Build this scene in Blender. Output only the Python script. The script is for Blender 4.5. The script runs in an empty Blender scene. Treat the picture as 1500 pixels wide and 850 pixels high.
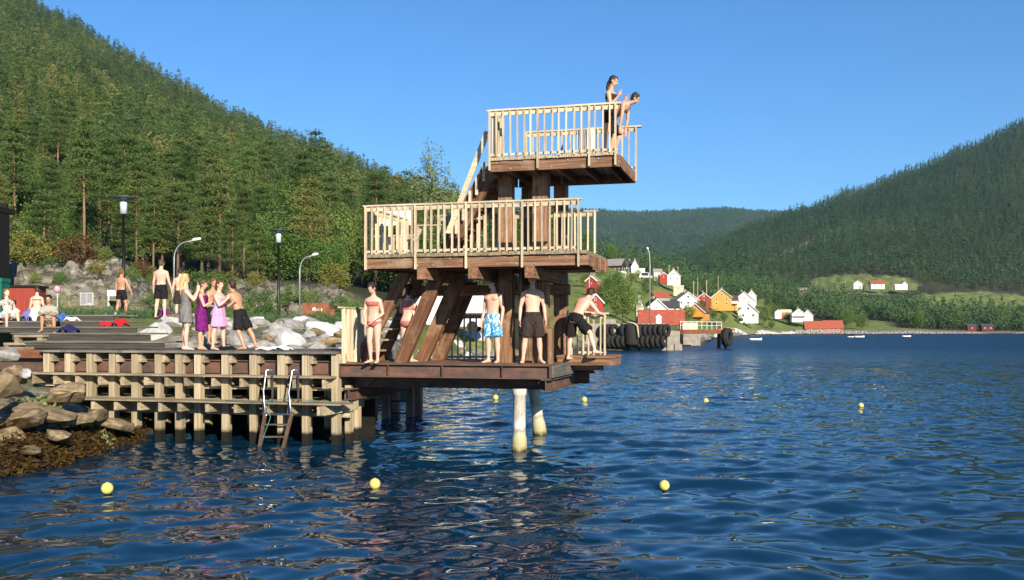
import bpy, bmesh, math, random
import numpy as np
from mathutils import Vector, Matrix
random.seed(7)
SC = bpy.context.scene
COL = SC.collection
F, HY, CH = 1400.0, 482.0, 2.55          # focal length in photo pixels, horizon row, eye height above the water
R = math.radians

def W(x, y, D):
    """world point that stands at distance D where the photo shows column x, row y"""
    return Vector(((x - 750) / F * D, D, CH + (HY - y) / F * D))
def zz(y, D): return CH + (HY - y) / F * D

# ---------------------------------------------------------------- objects
def tag(o, label=None, cat=None, group=None, kind=None):
    if label: o['label'] = label
    if cat: o['category'] = cat
    if group: o['group'] = group
    if kind: o['kind'] = kind
    return o
def empty(name, loc=(0, 0, 0), rz=0.0, label=None, cat=None, group=None, parent=None):
    o = bpy.data.objects.new(name, None); COL.objects.link(o)
    o.location = loc; o.rotation_euler = (0, 0, rz); o.empty_display_size = .2
    if parent: o.parent = parent
    return tag(o, label, cat, group)
def link(name, me, mats=None, parent=None, loc=None):
    o = bpy.data.objects.new(name, me); COL.objects.link(o)
    if mats is not None and not me.materials:
        for m in (mats if isinstance(mats, (list, tuple)) else [mats]): me.materials.append(m)
    if parent: o.parent = parent
    if loc is not None: o.location = loc
    return o
def dup(root, loc=None, rz=None, label=None, scale=None):
    r = root.copy(); COL.objects.link(r)
    if loc is not None: r.location = loc
    if rz is not None: r.rotation_euler = (0, 0, rz)
    if label: r['label'] = label
    if scale is not None: r.scale = scale if isinstance(scale, (tuple, list)) else (scale,) * 3
    for ch in KIDS.get(root.name, []):
        c = ch.copy(); COL.objects.link(c); c.parent = r
        for g in KIDS.get(ch.name, []):
            d = g.copy(); COL.objects.link(d); d.parent = c
    return r
KIDS = {}
def kids_scan(root):
    for o in [root] + [c for c in SC.objects if c.parent == root]:
        KIDS[o.name] = [c for c in SC.objects if c.parent == o]

class MB:
    """collects solids and links them as one mesh object"""
    def __init__(s): s.v, s.f, s.m, s.k = [], [], [], 0
    def add(s, verts, faces, m=0):
        o = len(s.v); s.v.extend([tuple(p) for p in verts]); s.f.extend([tuple(i + o for i in f) for f in faces]); s.m.extend([m] * len(faces)); return s
    def box(s, a, b, m=0):
        x0, y0, z0 = [min(p, q) for p, q in zip(a, b)]; x1, y1, z1 = [max(p, q) for p, q in zip(a, b)]
        return s.add([(x0,y0,z0),(x1,y0,z0),(x1,y1,z0),(x0,y1,z0),(x0,y0,z1),(x1,y0,z1),(x1,y1,z1),(x0,y1,z1)],
                     [(0,3,2,1),(4,5,6,7),(0,1,5,4),(1,2,6,5),(2,3,7,6),(3,0,4,7)], m)
    def beam(s, p, q, w, h, up=(0, 0, 1), m=0):
        p, q = Vector(p), Vector(q); d = (q - p).normalized(); up = Vector(up)
        a = d.cross(up)
        if a.length < 1e-4: a = d.cross(Vector((0, 1, 0)))
        a.normalize(); b = a.cross(d).normalized(); a *= w / 2; b *= h / 2
        V = [p - a - b, p + a - b, p + a + b, p - a + b, q - a - b, q + a - b, q + a + b, q - a + b]
        return s.add(V, [(0,1,2,3),(7,6,5,4),(0,4,5,1),(1,5,6,2),(2,6,7,3),(3,7,4,0)], m)
    def loft(s, rings, m=0, cap=True):
        n = len(rings[0]); V = [p for r in rings for p in r]; Fc = []
        for i in range(len(rings) - 1):
            for j in range(n):
                k = (j + 1) % n
                Fc.append((i*n+j, i*n+k, (i+1)*n+k, (i+1)*n+j))
        if cap:
            Fc.append(tuple(range(n - 1, -1, -1))); Fc.append(tuple((len(rings)-1)*n + j for j in range(n)))
        return s.add(V, Fc, m)
    def tube(s, pts, rad, n=8, m=0):
        pts = [Vector(p) for p in pts]
        if not isinstance(rad, (list, tuple)): rad = [rad] * len(pts)
        rings, a = [], None
        for i, p in enumerate(pts):
            d = (pts[min(i + 1, len(pts) - 1)] - pts[max(i - 1, 0)]).normalized()
            if a is None:
                a = d.cross(Vector((0, 0, 1)))
                if a.length < 1e-3: a = d.cross(Vector((0, 1, 0)))
            a = (a - d * a.dot(d)).normalized(); b = d.cross(a)
            rings.append([p + (a * math.cos(t) + b * math.sin(t)) * rad[i] for t in [2 * math.pi * k / n for k in range(n)]])
        return s.loft(rings, m)
    def ell(s, c, ax, ay, az, nu=12, nv=8, m=0):
        c, ax, ay, az = Vector(c), Vector(ax), Vector(ay), Vector(az)
        V = [c - az]; 
        for i in range(1, nv):
            t = math.pi * i / nv
            for j in range(nu):
                p = 2 * math.pi * j / nu
                V.append(c - az * math.cos(t) + (ax * math.cos(p) + ay * math.sin(p)) * math.sin(t))
        V.append(c + az); L = len(V) - 1; Fc = []
        for j in range(nu): Fc.append((0, 1 + (j + 1) % nu, 1 + j))
        for i in range(nv - 2):
            for j in range(nu):
                k = (j + 1) % nu; a = 1 + i * nu
                Fc.append((a + j, a + k, a + nu + k, a + nu + j))
        a = 1 + (nv - 2) * nu
        for j in range(nu): Fc.append((a + j, a + (j + 1) % nu, L))
        return s.add(V, Fc, m)
    def lathe(s, prof, c=(0, 0, 0), n=20, m=0, axis='z', closed=False):
        rings = []
        for r, z in prof:
            ring = []
            for k in range(n):
                t = 2 * math.pi * k / n
                p = (r * math.cos(t), r * math.sin(t), z)
                if axis == 'y': p = (p[0], p[2], p[1])
                if axis == 'x': p = (p[2], p[0], p[1])
                ring.append((p[0] + c[0], p[1] + c[1], p[2] + c[2]))
            rings.append(ring)
        if closed: rings.append(rings[0])
        return s.loft(rings, m, cap=not closed)
    def mesh(s, name='mesh', smooth=False):
        me = bpy.data.meshes.new(name); me.from_pydata(s.v, [], s.f)
        if any(s.m): me.polygons.foreach_set('material_index', s.m)
        bm = bmesh.new(); bm.from_mesh(me); bmesh.ops.recalc_face_normals(bm, faces=bm.faces); bm.to_mesh(me); bm.free()
        if smooth: me.polygons.foreach_set('use_smooth', [True] * len(me.polygons))
        me.update(); return me
    def build(s, name, mats, parent=None, smooth=False, loc=None):
        return link(name, s.mesh(name, smooth), mats, parent, loc)

def np_mesh(name, V, Fq, midx=None, tint=None, smooth=False):
    """big mesh from arrays: V (n,3), Fq (m,k) with k corners in each face"""
    me = bpy.data.meshes.new(name); n, k = Fq.shape
    me.vertices.add(len(V)); me.vertices.foreach_set('co', np.ascontiguousarray(V, dtype=np.float32).ravel())
    me.loops.add(n * k); me.loops.foreach_set('vertex_index', np.ascontiguousarray(Fq, dtype=np.int32).ravel())
    me.polygons.add(n); me.polygons.foreach_set('loop_start', np.arange(0, n * k, k, dtype=np.int32))
    if midx is not None: me.polygons.foreach_set('material_index', np.ascontiguousarray(midx, dtype=np.int32))
    if smooth: me.polygons.foreach_set('use_smooth', np.ones(n, dtype=bool))
    if tint is not None:
        a = me.attributes.new('tint', 'FLOAT', 'FACE'); a.data.foreach_set('value', np.ascontiguousarray(tint, dtype=np.float32))
    me.update(calc_edges=True); return me

def vnoise(x, y, seed=0):
    """smooth value noise on arrays, about -1..1"""
    xi, yi = np.floor(x).astype(np.int64), np.floor(y).astype(np.int64); xf, yf = x - xi, y - yi
    def h(a, b):
        n = (a * 374761393 + b * 668265263 + seed * 982451653) & 0x7fffffff
        n = ((n ^ (n >> 13)) * 1274126177) & 0x7fffffff
        return (n & 0xffff) / 32767.5 - 1
    u, v = xf * xf * (3 - 2 * xf), yf * yf * (3 - 2 * yf)
    return (h(xi, yi) * (1 - u) + h(xi + 1, yi) * u) * (1 - v) + (h(xi, yi + 1) * (1 - u) + h(xi + 1, yi + 1) * u) * v
def fbm(x, y, o=4, seed=0):
    s, a = 0, 1.0
    for i in range(o): s = s + a * vnoise(x * 2**i + 17.3 * i, y * 2**i - 9.1 * i, seed + i); a *= .5
    return s / 1.9

# ---------------------------------------------------------------- materials
class NT:
    def __init__(s, name):
        s.m = bpy.data.materials.new(name); s.m.use_nodes = True; s.t = s.m.node_tree; s.n = s.t.nodes; s.l = s.t.links
        s.b = s.n['Principled BSDF']; s.out = s.n['Material Output']
    def new(s, typ, **kw):
        n = s.n.new(typ)
        for k, v in kw.items(): setattr(n, k, v)
        return n
    def lk(s, a, b): s.l.new(a, b)
    def coord(s, kind='Object', scale=(1, 1, 1), rot=(0, 0, 0)):
        c = s.new('ShaderNodeTexCoord'); mp = s.new('ShaderNodeMapping'); mp.inputs['Scale'].default_value = scale; mp.inputs['Rotation'].default_value = rot
        if kind == 'World':
            g = s.new('ShaderNodeNewGeometry'); s.lk(g.outputs['Position'], mp.inputs['Vector'])
        else: s.lk(c.outputs[kind], mp.inputs['Vector'])
        return mp.outputs['Vector']
    def noise(s, vec, scale=5, detail=6, rough=.6, dist=0):
        n = s.new('ShaderNodeTexNoise'); n.inputs['Scale'].default_value = scale; n.inputs['Detail'].default_value = detail
        n.inputs['Roughness'].default_value = rough; n.inputs['Distortion'].default_value = dist
        s.lk(vec, n.inputs['Vector']); return n.outputs['Fac']
    def ramp(s, fac, stops):
        r = s.new('ShaderNodeValToRGB'); e = r.color_ramp.elements
        while len(e) < len(stops): e.new(.5)
        for k, (p, c) in enumerate(stops): e[k].position = p; e[k].color = (*c, 1) if len(c) == 3 else c
        s.lk(fac, r.inputs['Fac']); return r.outputs['Color']
    def math(s, op, a, b=None, c=None):
        n = s.new('ShaderNodeMath', operation=op)
        for i, q in enumerate((a, b, c)):
            if q is None: continue
            if isinstance(q, (int, float)): n.inputs[i].default_value = q
            else: s.lk(q, n.inputs[i])
        return n.outputs[0]
    def mix(s, fac, a, b, mode='MIX'):
        n = s.new('ShaderNodeMix', data_type='RGBA', blend_type=mode)
        for i, q in ((0, fac), (6, a), (7, b)):
            if isinstance(q, (int, float)): n.inputs[i].default_value = q
            elif isinstance(q, (tuple, list)): n.inputs[i].default_value = (*q, 1)
            else: s.lk(q, n.inputs[i])
        return n.outputs[2]
    def vary(s, col, amt=.25):
        """lighter and darker from one object to the next"""
        oi = s.new('ShaderNodeObjectInfo'); f = s.math('MULTIPLY_ADD', oi.outputs['Random'], amt * 2, 1 - amt)
        h = s.new('ShaderNodeHueSaturation'); s.lk(col, h.inputs['Color']); s.lk(f, h.inputs['Value']); return h.outputs['Color']
    def bump(s, fac, strength=.4, dist=.02):
        b = s.new('ShaderNodeBump'); b.inputs['Strength'].default_value = strength; b.inputs['Distance'].default_value = dist
        s.lk(fac, b.inputs['Height']); s.lk(b.outputs['Normal'], s.b.inputs['Normal'])
    def set(s, col=None, rough=.7, metal=0, spec=.3):
        if col is not None:
            if isinstance(col, (tuple, list)): s.b.inputs['Base Color'].default_value = (*col, 1)
            else: s.lk(col, s.b.inputs['Base Color'])
        s.b.inputs['Roughness'].default_value = rough; s.b.inputs['Metallic'].default_value = metal
        s.b.inputs['Specular IOR Level'].default_value = spec; return s.m

def m_wood(name, dark, mid, light, axis='x', rough=.8, vary=.15, stain=None, stain_amt=.5, grain=26, turn=0):
    t = NT(name); lo, hi = .9, grain
    sc = {'x': (lo, hi, hi), 'y': (hi, lo, hi), 'z': (hi, hi, lo)}[axis]
    cv = t.coord('Object', (1, 1, 1) if turn else sc, (0, turn, 0))
    if turn:
        m2 = t.new('ShaderNodeMapping'); m2.inputs['Scale'].default_value = sc; t.lk(cv, m2.inputs['Vector']); cv = m2.outputs['Vector']
    g = t.noise(cv, 1, 5, .65, .4)
    col = t.ramp(g, [(.30, dark), (.5, mid), (.72, light)])
    if stain:
        p = t.noise(t.coord('Object', (1, 1, 1)), 2.3, 5, .7); f = t.ramp(p, [(.5, (0, 0, 0)), (.72, (stain_amt,) * 3)])
        col = t.mix(f, col, stain)
    k = t.noise(t.coord('Object', (7, 7, 7)), 1.3, 2, .5); kf = t.ramp(k, [(.74, (0, 0, 0)), (.78, (.6, .6, .6))])
    col = t.mix(kf, col, dark)
    t.bump(g, .35, .01); return t.set(t.vary(col, vary), rough, 0, .25)
def m_plain(name, c, c2=None, scale=6, rough=.7, metal=0, spec=.3, bump=.15, vary=0, bd=.01, detail=5):
    t = NT(name); n = t.noise(t.coord('Object'), scale, detail, .6)
    c2 = c2 or tuple(v * .72 for v in c)
    col = t.ramp(n, [(.3, c2), (.7, c)])
    if vary: col = t.vary(col, vary)
    if bump: t.bump(n, bump, bd)
    return t.set(col, rough, metal, spec)
def m_rust(name, base, rust, dark, amt=.5):
    t = NT(name); n = t.noise(t.coord('Object', (1, 1, 2.2)), 2.2, 8, .7); n2 = t.noise(t.coord('Object'), 30, 4, .7)
    col = t.ramp(n, [(.34, dark), (.47, base), (.62, rust)])
    col = t.mix(t.math('MULTIPLY', n2, .5), col, t.mix(.5, col, dark)); t.bump(n2, .3, .006); return t.set(col, .75, .1, .3)
M = {}
for ax in 'xyz':
    M['rail_' + ax] = m_wood('pale_rail_wood_' + ax, (.33, .25, .155), (.58, .48, .33), (.73, .64, .48), ax, .78, .24, (.33, .29, .23), .75)
    M['brown_' + ax] = m_wood('brown_stained_timber_' + ax, (.075, .038, .020), (.20, .102, .056), (.36, .22, .13), ax, .68, .18, (.36, .28, .20), .75)
    M['pier_' + ax] = m_wood('weathered_pier_timber_' + ax, (.15, .115, .07), (.35, .285, .185), (.54, .46, .325), ax, .85, .26, (.12, .105, .06), .7)
    M['grey_' + ax] = m_wood('grey_bleached_plank_' + ax, (.075, .070, .061), (.155, .144, .126), (.25, .235, .205), ax, .85, .2, (.07, .062, .052), .6)
M['steel'] = m_rust('rusty_red_steel', (.115, .070, .056), (.20, .098, .064), (.066, .056, .052))
M['rust'] = m_rust('orange_rust_steel', (.22, .085, .04), (.33, .13, .06), (.12, .05, .03))
M['stainless'] = m_plain('brushed_stainless_tube', (.72, .72, .72), (.55, .55, .55), 9, .28, 1, .5, .05)
M['black'] = m_plain('black_paint', (.012, .012, .013), None, 8, .45, 0, .4, .05)
M['galv'] = m_plain('galvanised_grey_steel', (.46, .47, .47), (.34, .35, .36), 5, .45, .6, .5, .05)
M['rubber'] = m_plain('worn_black_rubber', (.036, .034, .032), (.018, .017, .016), 9, .85, 0, .2, .3)
M['white'] = m_plain('white_paint', (.8, .79, .75), (.7, .69, .66), 3, .6, 0, .3, .1)
M['glass'] = m_plain('dark_window_glass', (.03, .04, .05), (.02, .025, .03), 3, .08, 0, .6, 0)
M['trunk_far'] = m_plain('plain_dark_bark', (.10, .075, .055), None, 3, .9, 0, .1, 0)  # plain dark brown for the trunks of the massed trees

t = NT('wet_footed_post_timber'); g = t.noise(t.coord('Object', (22, 22, .8)), 1, 5, .65, .4); col = t.ramp(g, [(.25, (.15, .115, .068)), (.5, (.38, .31, .20)), (.78, (.58, .50, .35))])
n = t.noise(t.coord('Object'), 2.6, 6, .7); sx = t.new('ShaderNodeSeparateXYZ'); t.lk(t.coord('Object'), sx.inputs[0])
col = t.mix(t.ramp(t.math('MULTIPLY_ADD', n, .9, t.math('MULTIPLY', sx.outputs[2], -.28)), [(.34, (0, 0, 0)), (.62, (.6, .6, .6))]), col, (.12, .12, .05))
col = t.mix(t.ramp(t.math('MULTIPLY_ADD', n, .16, sx.outputs[2]), [(.30, (1, 1, 1)), (.38, (0, 0, 0))]), col, (.012, .012, .008)); t.bump(g, .35, .01); M['post'] = t.set(t.vary(col, .18), .8, 0, .25)
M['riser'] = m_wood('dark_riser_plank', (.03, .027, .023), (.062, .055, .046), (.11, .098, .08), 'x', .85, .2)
M['shadewood'] = m_wood('wet_black_planks', (.006, .006, .005), (.012, .011, .009), (.025, .022, .017), 'x', .8)  # near-black colour standing in for the darkness inside the pier

M['brown_r'] = m_wood('raked_brown_timber', (.050, .023, .012), (.145, .066, .034), (.30, .16, .09), 'x', .66, .18, (.36, .26, .17), .65, 26, R(67))
# ---------------------------------------------------------------- camera, sun, sky
cd = bpy.data.cameras.new('camera'); cam = bpy.data.objects.new('camera', cd); COL.objects.link(cam); SC.camera = cam
cam.location = (0, 0, CH); cam.rotation_euler = (R(90), 0, 0)
cd.sensor_width = 36; cd.lens = 36 * F / 1500; cd.shift_y = (HY - 425) / 1500; cd.clip_start = .1; cd.clip_end = 30000
SUN_AZ, SUN_EL = R(22), R(23)             # behind the photographer, to the right
sd = Vector((math.sin(SUN_AZ) * math.cos(SUN_EL), -math.cos(SUN_AZ) * math.cos(SUN_EL), math.sin(SUN_EL)))
sl = bpy.data.lights.new('sun', 'SUN'); sun = bpy.data.objects.new('sun', sl); COL.objects.link(sun)
sl.energy = SUN_E = 4.6; sl.angle = R(.53); sl.color = (1, .88, .70)
sun.rotation_euler = sd.to_track_quat('Z', 'Y').to_euler(); sun.location = (40, -40, 60)
wd = bpy.data.worlds.new('World'); SC.world = wd; wd.use_nodes = True
wn = wd.node_tree.nodes; bg = wn['Background']; sky = wn.new('ShaderNodeTexSky')
sky.sky_type = 'NISHITA'; sky.sun_disc = False; sky.sun_elevation = SUN_EL
sky.sun_rotation = math.atan2(sd.x, sd.y)   # rotation measured from +Y
sky.air_density = 1.0; sky.dust_density = .1; sky.ozone_density = 8.0; sky.altitude = 20
bg.inputs['Strength'].default_value = .097
hs = wn.new('ShaderNodeHueSaturation'); hs.inputs['Saturation'].default_value = 1.07; wd.node_tree.links.new(sky.outputs['Color'], hs.inputs['Color']); wd.node_tree.links.new(hs.outputs['Color'], bg.inputs['Color'])
vs = SC.view_settings; vs.view_transform = 'Standard'; vs.look = 'None'; vs.gamma = 1; vs.use_curve_mapping = False; vs.exposure = .75
cy = SC.cycles
cy.max_bounces = 6; cy.diffuse_bounces = 2; cy.glossy_bounces = 3; cy.transmission_bounces = 3; cy.transparent_max_bounces = 6; cy.volume_bounces = 0
cy.caustics_reflective = False; cy.caustics_refractive = False; cy.use_denoising = True; cy.sample_clamp_indirect = 6

# ---------------------------------------------------------------- terrain
def ysky_left(x):    # skyline row of the left hill without its trees
    return np.interp(x, [-900, -300, 0, 41, 101, 168, 233, 298, 360, 413, 451, 519, 548, 580, 620, 663, 720, 780, 840], [-620, -206, -14, 14, 40, 80, 118, 157, 186, 209, 225, 246, 262, 279, 295, 308, 322, 342, 364])
def hill(x, D0, y0, Rg):
    """rows of a slope that climbs from (D0, y0) to the skyline at distance Rg, as (D, y)"""
    ys = float(ysky_left(x)); out = []
    for k in range(1, 15):
        t = k / 14; D = D0 * (Rg / D0) ** t
        out.append((D, y0 + (ys - y0) * t ** 1.08))
    out.append((Rg * 1.35, ys + 28)); out.append((Rg * 2.2, ys + 130)); out.append((6000, 470)); return out
COLS = []
def colz(x, near, rest=()):
    """near: (D, height) from the waterline on; rest: (D, photo row)"""
    COLS.append((x, [n for n in near] + [(D, zz(y, D)) for D, y in rest]))
n0 = [(16.6, 0), (18, .5), (20, .95), (23, 1.35), (26, 1.6), (28.5, 2.4), (31, 2.85), (45, 3.1), (56, 3.5), (60, 6.0), (67, 6.9)]
colz(-900, [(11, 0), (13, 1.2), (17, 2), (24, 2.6), (50, 3.6), (57, 5.5), (62, 7)], hill(-900, 75, 395, 1500))
colz(-250, [(13, 0), (15, 1.0), (19, 1.6), (25, 2.0), (28, 2.5), (50, 3.3), (57, 5.0), (62, 7)], hill(-250, 75, 395, 1150))
colz(0, n0, hill(0, 75, 402, 1100))
colz(100, [(18.6, 0), (20, .4), (22, .9), (25, 1.4), (27, 1.7), (28.5, 2.45), (31, 2.88), (45, 3.1), (56, 3.5), (60, 5.9), (67, 6.8)], hill(100, 75, 405, 1075))
colz(180, [(21.5, 0), (23, .5), (25, 1.4), (27, 1.8), (28.5, 2.45), (31, 2.9), (45, 3.1), (56, 3.5), (61, 5.9), (67, 6.6)], hill(180, 76, 407, 1055))
colz(250, [(23.5, 0), (25.5, 1.4), (27.5, 1.95), (29, 2.65), (31, 2.88), (45, 3.0), (60, 3.2), (66, 4.9), (72, 6.2)], hill(250, 78, 415, 1040))
colz(340, [(25, 0), (26.5, 1.4), (29, 1.9), (33, 2.45), (37, 2.75), (45, 2.9), (60, 3.0), (66, 5.0), (72, 6.4)], hill(340, 80, 415, 1015))
colz(430, [(26, 0), (27.5, 1.4), (30, 1.8), (34, 2.4), (38, 2.75), (45, 2.85), (61, 3.0), (66, 4.9), (73, 6.2)], hill(430, 82, 425, 990))
colz(500, [(28, 0), (30, 1.4), (33, 1.9), (37, 2.5), (41, 2.8), (61, 3.0), (67, 4.8), (75, 6)], hill(500, 84, 432, 975))
colz(570, [(33, 0), (35, 1.4), (39, 2.2), (43, 2.7), (60, 2.9), (70, 3.8), (80, 5.4)], hill(570, 88, 440, 957))
colz(640, [(44, 0), (46, 1.3), (50, 2.3), (54, 2.7), (70, 2.9), (85, 4.6)], hill(640, 95, 445, 940))
colz(720, [(58, 0), (60, 1.4), (66, 2.5), (75, 2.8), (100, 5)], hill(720, 110, 447, 900))
colz(790, [(85, 0), (87, 1.5), (95, 2.5), (110, 3.2)], hill(790, 125, 450, 800))
colz(850, [(112, 0), (114, 2.4), (125, 2.7)], [(150, 462), (200, 436), (300, 398), (390, 378), (430, 374), (520, 392), (700, 396), (900, 392), (1300, 396), (2200, 410), (6000, 460)])
colz(890, [(113, 0), (114, 2.4), (125, 2.7)], [(160, 470), (200, 452), (260, 425), (330, 402), (390, 388), (430, 381), (520, 392), (700, 398), (900, 394), (1300, 396), (2200, 410), (6000, 460)])
colz(930, [(114, 0), (115, 2.4), (135, 2.7)], [(180, 474), (230, 460), (300, 430), (360, 408), (410, 396), (450, 392), (560, 402), (800, 404), (1100, 398), (1600, 394), (2400, 412), (6000, 460)])
colz(980, [(118, 0), (119, 2.2), (150, 2.6)], [(190, 476), (250, 466), (300, 452), (360, 436), (430, 417), (480, 412), (560, 414), (800, 410), (1200, 404), (1900, 388), (2800, 420), (6000, 460)])
colz(1020, [(150, 0), (152, 1.8), (200, 2.6)], [(250, 476), (300, 466), (350, 453), (410, 441), (470, 434), (600, 430), (900, 418), (1300, 400), (1900, 374), (2600, 410), (6000, 460)])
colz(1050, [(250, 0), (254, 1.6)], [(280, 481), (320, 470), (370, 459), (430, 448), (500, 440), (640, 430), (900, 416), (1300, 390), (1900, 360), (2600, 400), (6000, 460)])
colz(1110, [(400, 0), (405, 1.4)], [(420, 484), (450, 473), (490, 463), (540, 446), (620, 438), (760, 428), (1000, 408), (1400, 372), (1900, 334), (2600, 380), (6000, 460)])
colz(1180, [(425, 0), (430, 1.2)], [(450, 486), (490, 474), (540, 464), (640, 452), (780, 440), (880, 424), (1000, 408), (1400, 360), (1950, 311), (2700, 360), (6000, 460)])
colz(1250, [(430, 0), (434, 1.2)], [(455, 486), (520, 473), (620, 460), (720, 440), (790, 428), (860, 419), (940, 406), (1050, 397), (1400, 344), (2000, 286), (2700, 330), (6000, 460)])
colz(1340, [(440, 0), (444, 1.2)], [(470, 486), (540, 476), (640, 460), (740, 442), (800, 430), (870, 421), (950, 408), (1050, 396), (1400, 330), (2000, 253), (2700, 300), (6000, 450)])
colz(1420, [(450, 0), (455, 1.0)], [(490, 486), (580, 474), (680, 458), (800, 440), (900, 427), (1000, 412), (1400, 318), (2000, 219), (2700, 262), (6000, 430)])
colz(1500, [(470, 0), (475, 1.0)], [(520, 486), (620, 474), (740, 456), (860, 436), (960, 420), (1050, 400), (1400, 300), (2000, 185), (2700, 225), (6000, 400)])
colz(1760, [(480, 0), (485, 1.0)], [(520, 486), (700, 460), (900, 420), (1300, 290), (2000, 85), (2700, 120), (6000, 300)])
colz(2400, [(480, 0), (485, 1.0)], [(520, 486), (700, 450), (900, 400), (1300, 200), (2000, -150), (2700, -150), (6000, 200)])
LNODE = np.log(np.geomspace(9, 6500, 900))
TAB = []
for x, nd in COLS:
    Ds = np.array([d for d, _ in nd]); zs = np.array([z for _, z in nd]); lD = np.exp(LNODE)
    row = np.interp(lD, Ds, (zs - CH) / Ds) * lD + CH          # straight in photo rows between nodes
    row = np.where(lD < Ds[0], np.maximum(-2.5, (lD - Ds[0]) * .32 * np.maximum(1, 1)), row)
    TAB.append(row)
TAB = np.array(TAB); TX = np.array([c[0] for c in COLS], float)
def ground_raw(x, D):
    """height of the land at photo column x and distance D (arrays)"""
    x = np.asarray(x, float); D = np.asarray(D, float)
    i = np.clip(np.searchsorted(TX, x) - 1, 0, len(TX) - 2); f = np.clip((x - TX[i]) / (TX[i+1] - TX[i]), 0, 1)
    f = f * f * (3 - 2 * f) * .6 + f * .4
    t = (np.log(D) - LNODE[0]) / (LNODE[1] - LNODE[0]); j = np.clip(t.astype(int), 0, len(LNODE) - 2); g = np.clip(t - j, 0, 1)
    a = TAB[i, j] * (1 - g) + TAB[i, j+1] * g; b = TAB[i+1, j] * (1 - g) + TAB[i+1, j+1] * g
    return a * (1 - f) + b * f
def rocky(x, D):
    """1 in the blasted rock faces at the foot of the left hill"""
    a = np.clip(1 - np.abs(D - 60.5) / 6.5, 0, 1) * np.clip((x + 100) / 40, 0, 1) * np.clip((262 - x) / 30, 0, 1)
    b = np.clip(1 - np.abs(D - 66) / 6.5, 0, 1) * np.clip((x - 300) / 40, 0, 1) * np.clip((525 - x) / 40, 0, 1)
    return np.clip(np.maximum(a, b) * 1.7, 0, 1)
def ground(x, D):
    x = np.asarray(x, float); D = np.asarray(D, float); z = ground_raw(x, D); X = (x - 750) / F * D
    n = fbm(X * .09, D * .09, 4, 3) * np.interp(D, [16, 40, 60, 200, 1000, 3000], [.12, .05, .25, 1.3, 7, 14]) * np.clip((z + .2) / 1.5, 0, 1)
    flat = np.clip((x - 830) / 60, 0, 1) * np.clip((1000 - D) / 300, 0, 1); n = n * (1 - .8 * flat)
    k = rocky(x, D)
    ridge = np.abs(vnoise(X * .45 + D * .3, D * .8 + z * .9, 11)) * 1.2 + np.abs(vnoise(X * 1.5 + z, D * 1.9 + z * 2, 12)) * .75 + np.abs(vnoise(X * 3.6 - z * 2, D * 3 + z * 3, 13)) * .35
    return z + n + k * (ridge - .65)
def gz(x, D): return float(ground(np.array([x]), np.array([D]))[0])
def hit(x, y, Dmin=14, Dmax=2500):
    """distance at which the line of sight through (x, y) first meets the land"""
    D = np.geomspace(Dmin, Dmax, 4000); d = ground_raw(np.full_like(D, x), D) - (CH + (HY - y) / F * D); i = np.argmax(d >= 0)
    return float(D[i]) if d[i] >= 0 else None
def meadow(x, D):
    z = ground_raw(x, D); y = HY - (z - CH) / D * F
    a = np.clip(1.25 - ((x - 1268) / 78) ** 2 - ((y - 417) / 14) ** 2, 0, 1) * (D > 700)
    b = np.clip(1.2 - ((x - 1425) / 90) ** 2 - ((y - 441) / 13) ** 2, 0, 1) * (D > 600)
    c = np.clip(1.2 - ((x - 1275) / 40) ** 2 - ((y - 478) / 8) ** 2, 0, 1) * (D < 640)
    return np.clip(np.maximum(np.maximum(a, b * .8), c) * 3, 0, 1)
def clearcut(x, D):
    z = ground_raw(x, D); y = HY - (z - CH) / D * F
    return (np.abs(y - np.interp(x, [1100, 1240], [398, 332])) < np.interp(x, [1100, 1170, 1240], [3, 6, 2])) & (x > 1095) & (x < 1243) & (D > 900)

xs = np.concatenate([np.linspace(-900, -60, 60)[:-1], np.linspace(-60, 520, 300)[:-1], np.linspace(520, 1560, 400)[:-1], np.linspace(1560, 2400, 60)])
Ds = np.concatenate([np.geomspace(10, 22, 60)[:-1], np.geomspace(22, 50, 80)[:-1], np.geomspace(50, 78, 110)[:-1], np.geomspace(78, 6000, 330)])
gx, gD = np.meshgrid(xs, Ds); G = ground(gx, gD); X = (gx - 750) / F * gD
V = np.stack([X, gD, G], -1).reshape(-1, 3); nx, nd = len(xs), len(Ds)
ii = (np.arange(nd - 1)[:, None] * nx + np.arange(nx - 1)).ravel(); Fq = np.stack([ii, ii + 1, ii + nx + 1, ii + nx], 1)
me = np_mesh('terrain', V, Fq, smooth=True)
# what covers the ground, as real base colours: R rock, G grass, B forest floor
rk = np.maximum(rocky(gx, gD), np.clip((1.5 - G) / .5, 0, 1) * (gx < 1300)); rk = np.maximum(rk, np.clip((2.7 - G) / .4, 0, 1) * (gD < 44) * (gx > 185) * (gx < 720))
rk = np.maximum(rk, (G < 2.0) * (gx > 1000) * .95)
fl = np.clip((gD - 66) / 8, 0, 1) * (gx < 800); fl = np.maximum(fl, ((gx > 1120) & (gD > 500)) * 1.0); fl = np.maximum(fl, (gD > 640) * 1.0) * (1 - meadow(gx, gD))
fl = np.where(clearcut(gx, gD), .25, fl)
gr = np.clip(1 - rk - fl, 0, 1)
ca = me.color_attributes.new('cover', 'FLOAT_COLOR', 'POINT'); ca.data.foreach_set('color', np.stack([rk, gr, fl, np.ones_like(rk)], -1).astype(np.float32).ravel())
t = NT('land_cover'); at = t.new('ShaderNodeAttribute', attribute_name='cover'); sp = t.new('ShaderNodeSeparateColor'); t.lk(at.outputs['Color'], sp.inputs['Color'])
wv = t.coord('World'); n1 = t.noise(wv, .16, 8, .68); n2 = t.noise(wv, 1.4, 7, .7); n3 = t.noise(t.coord('World', (1, 1, 2.6), (.5, .3, .6)), .8, 8, .75, .8)
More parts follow.
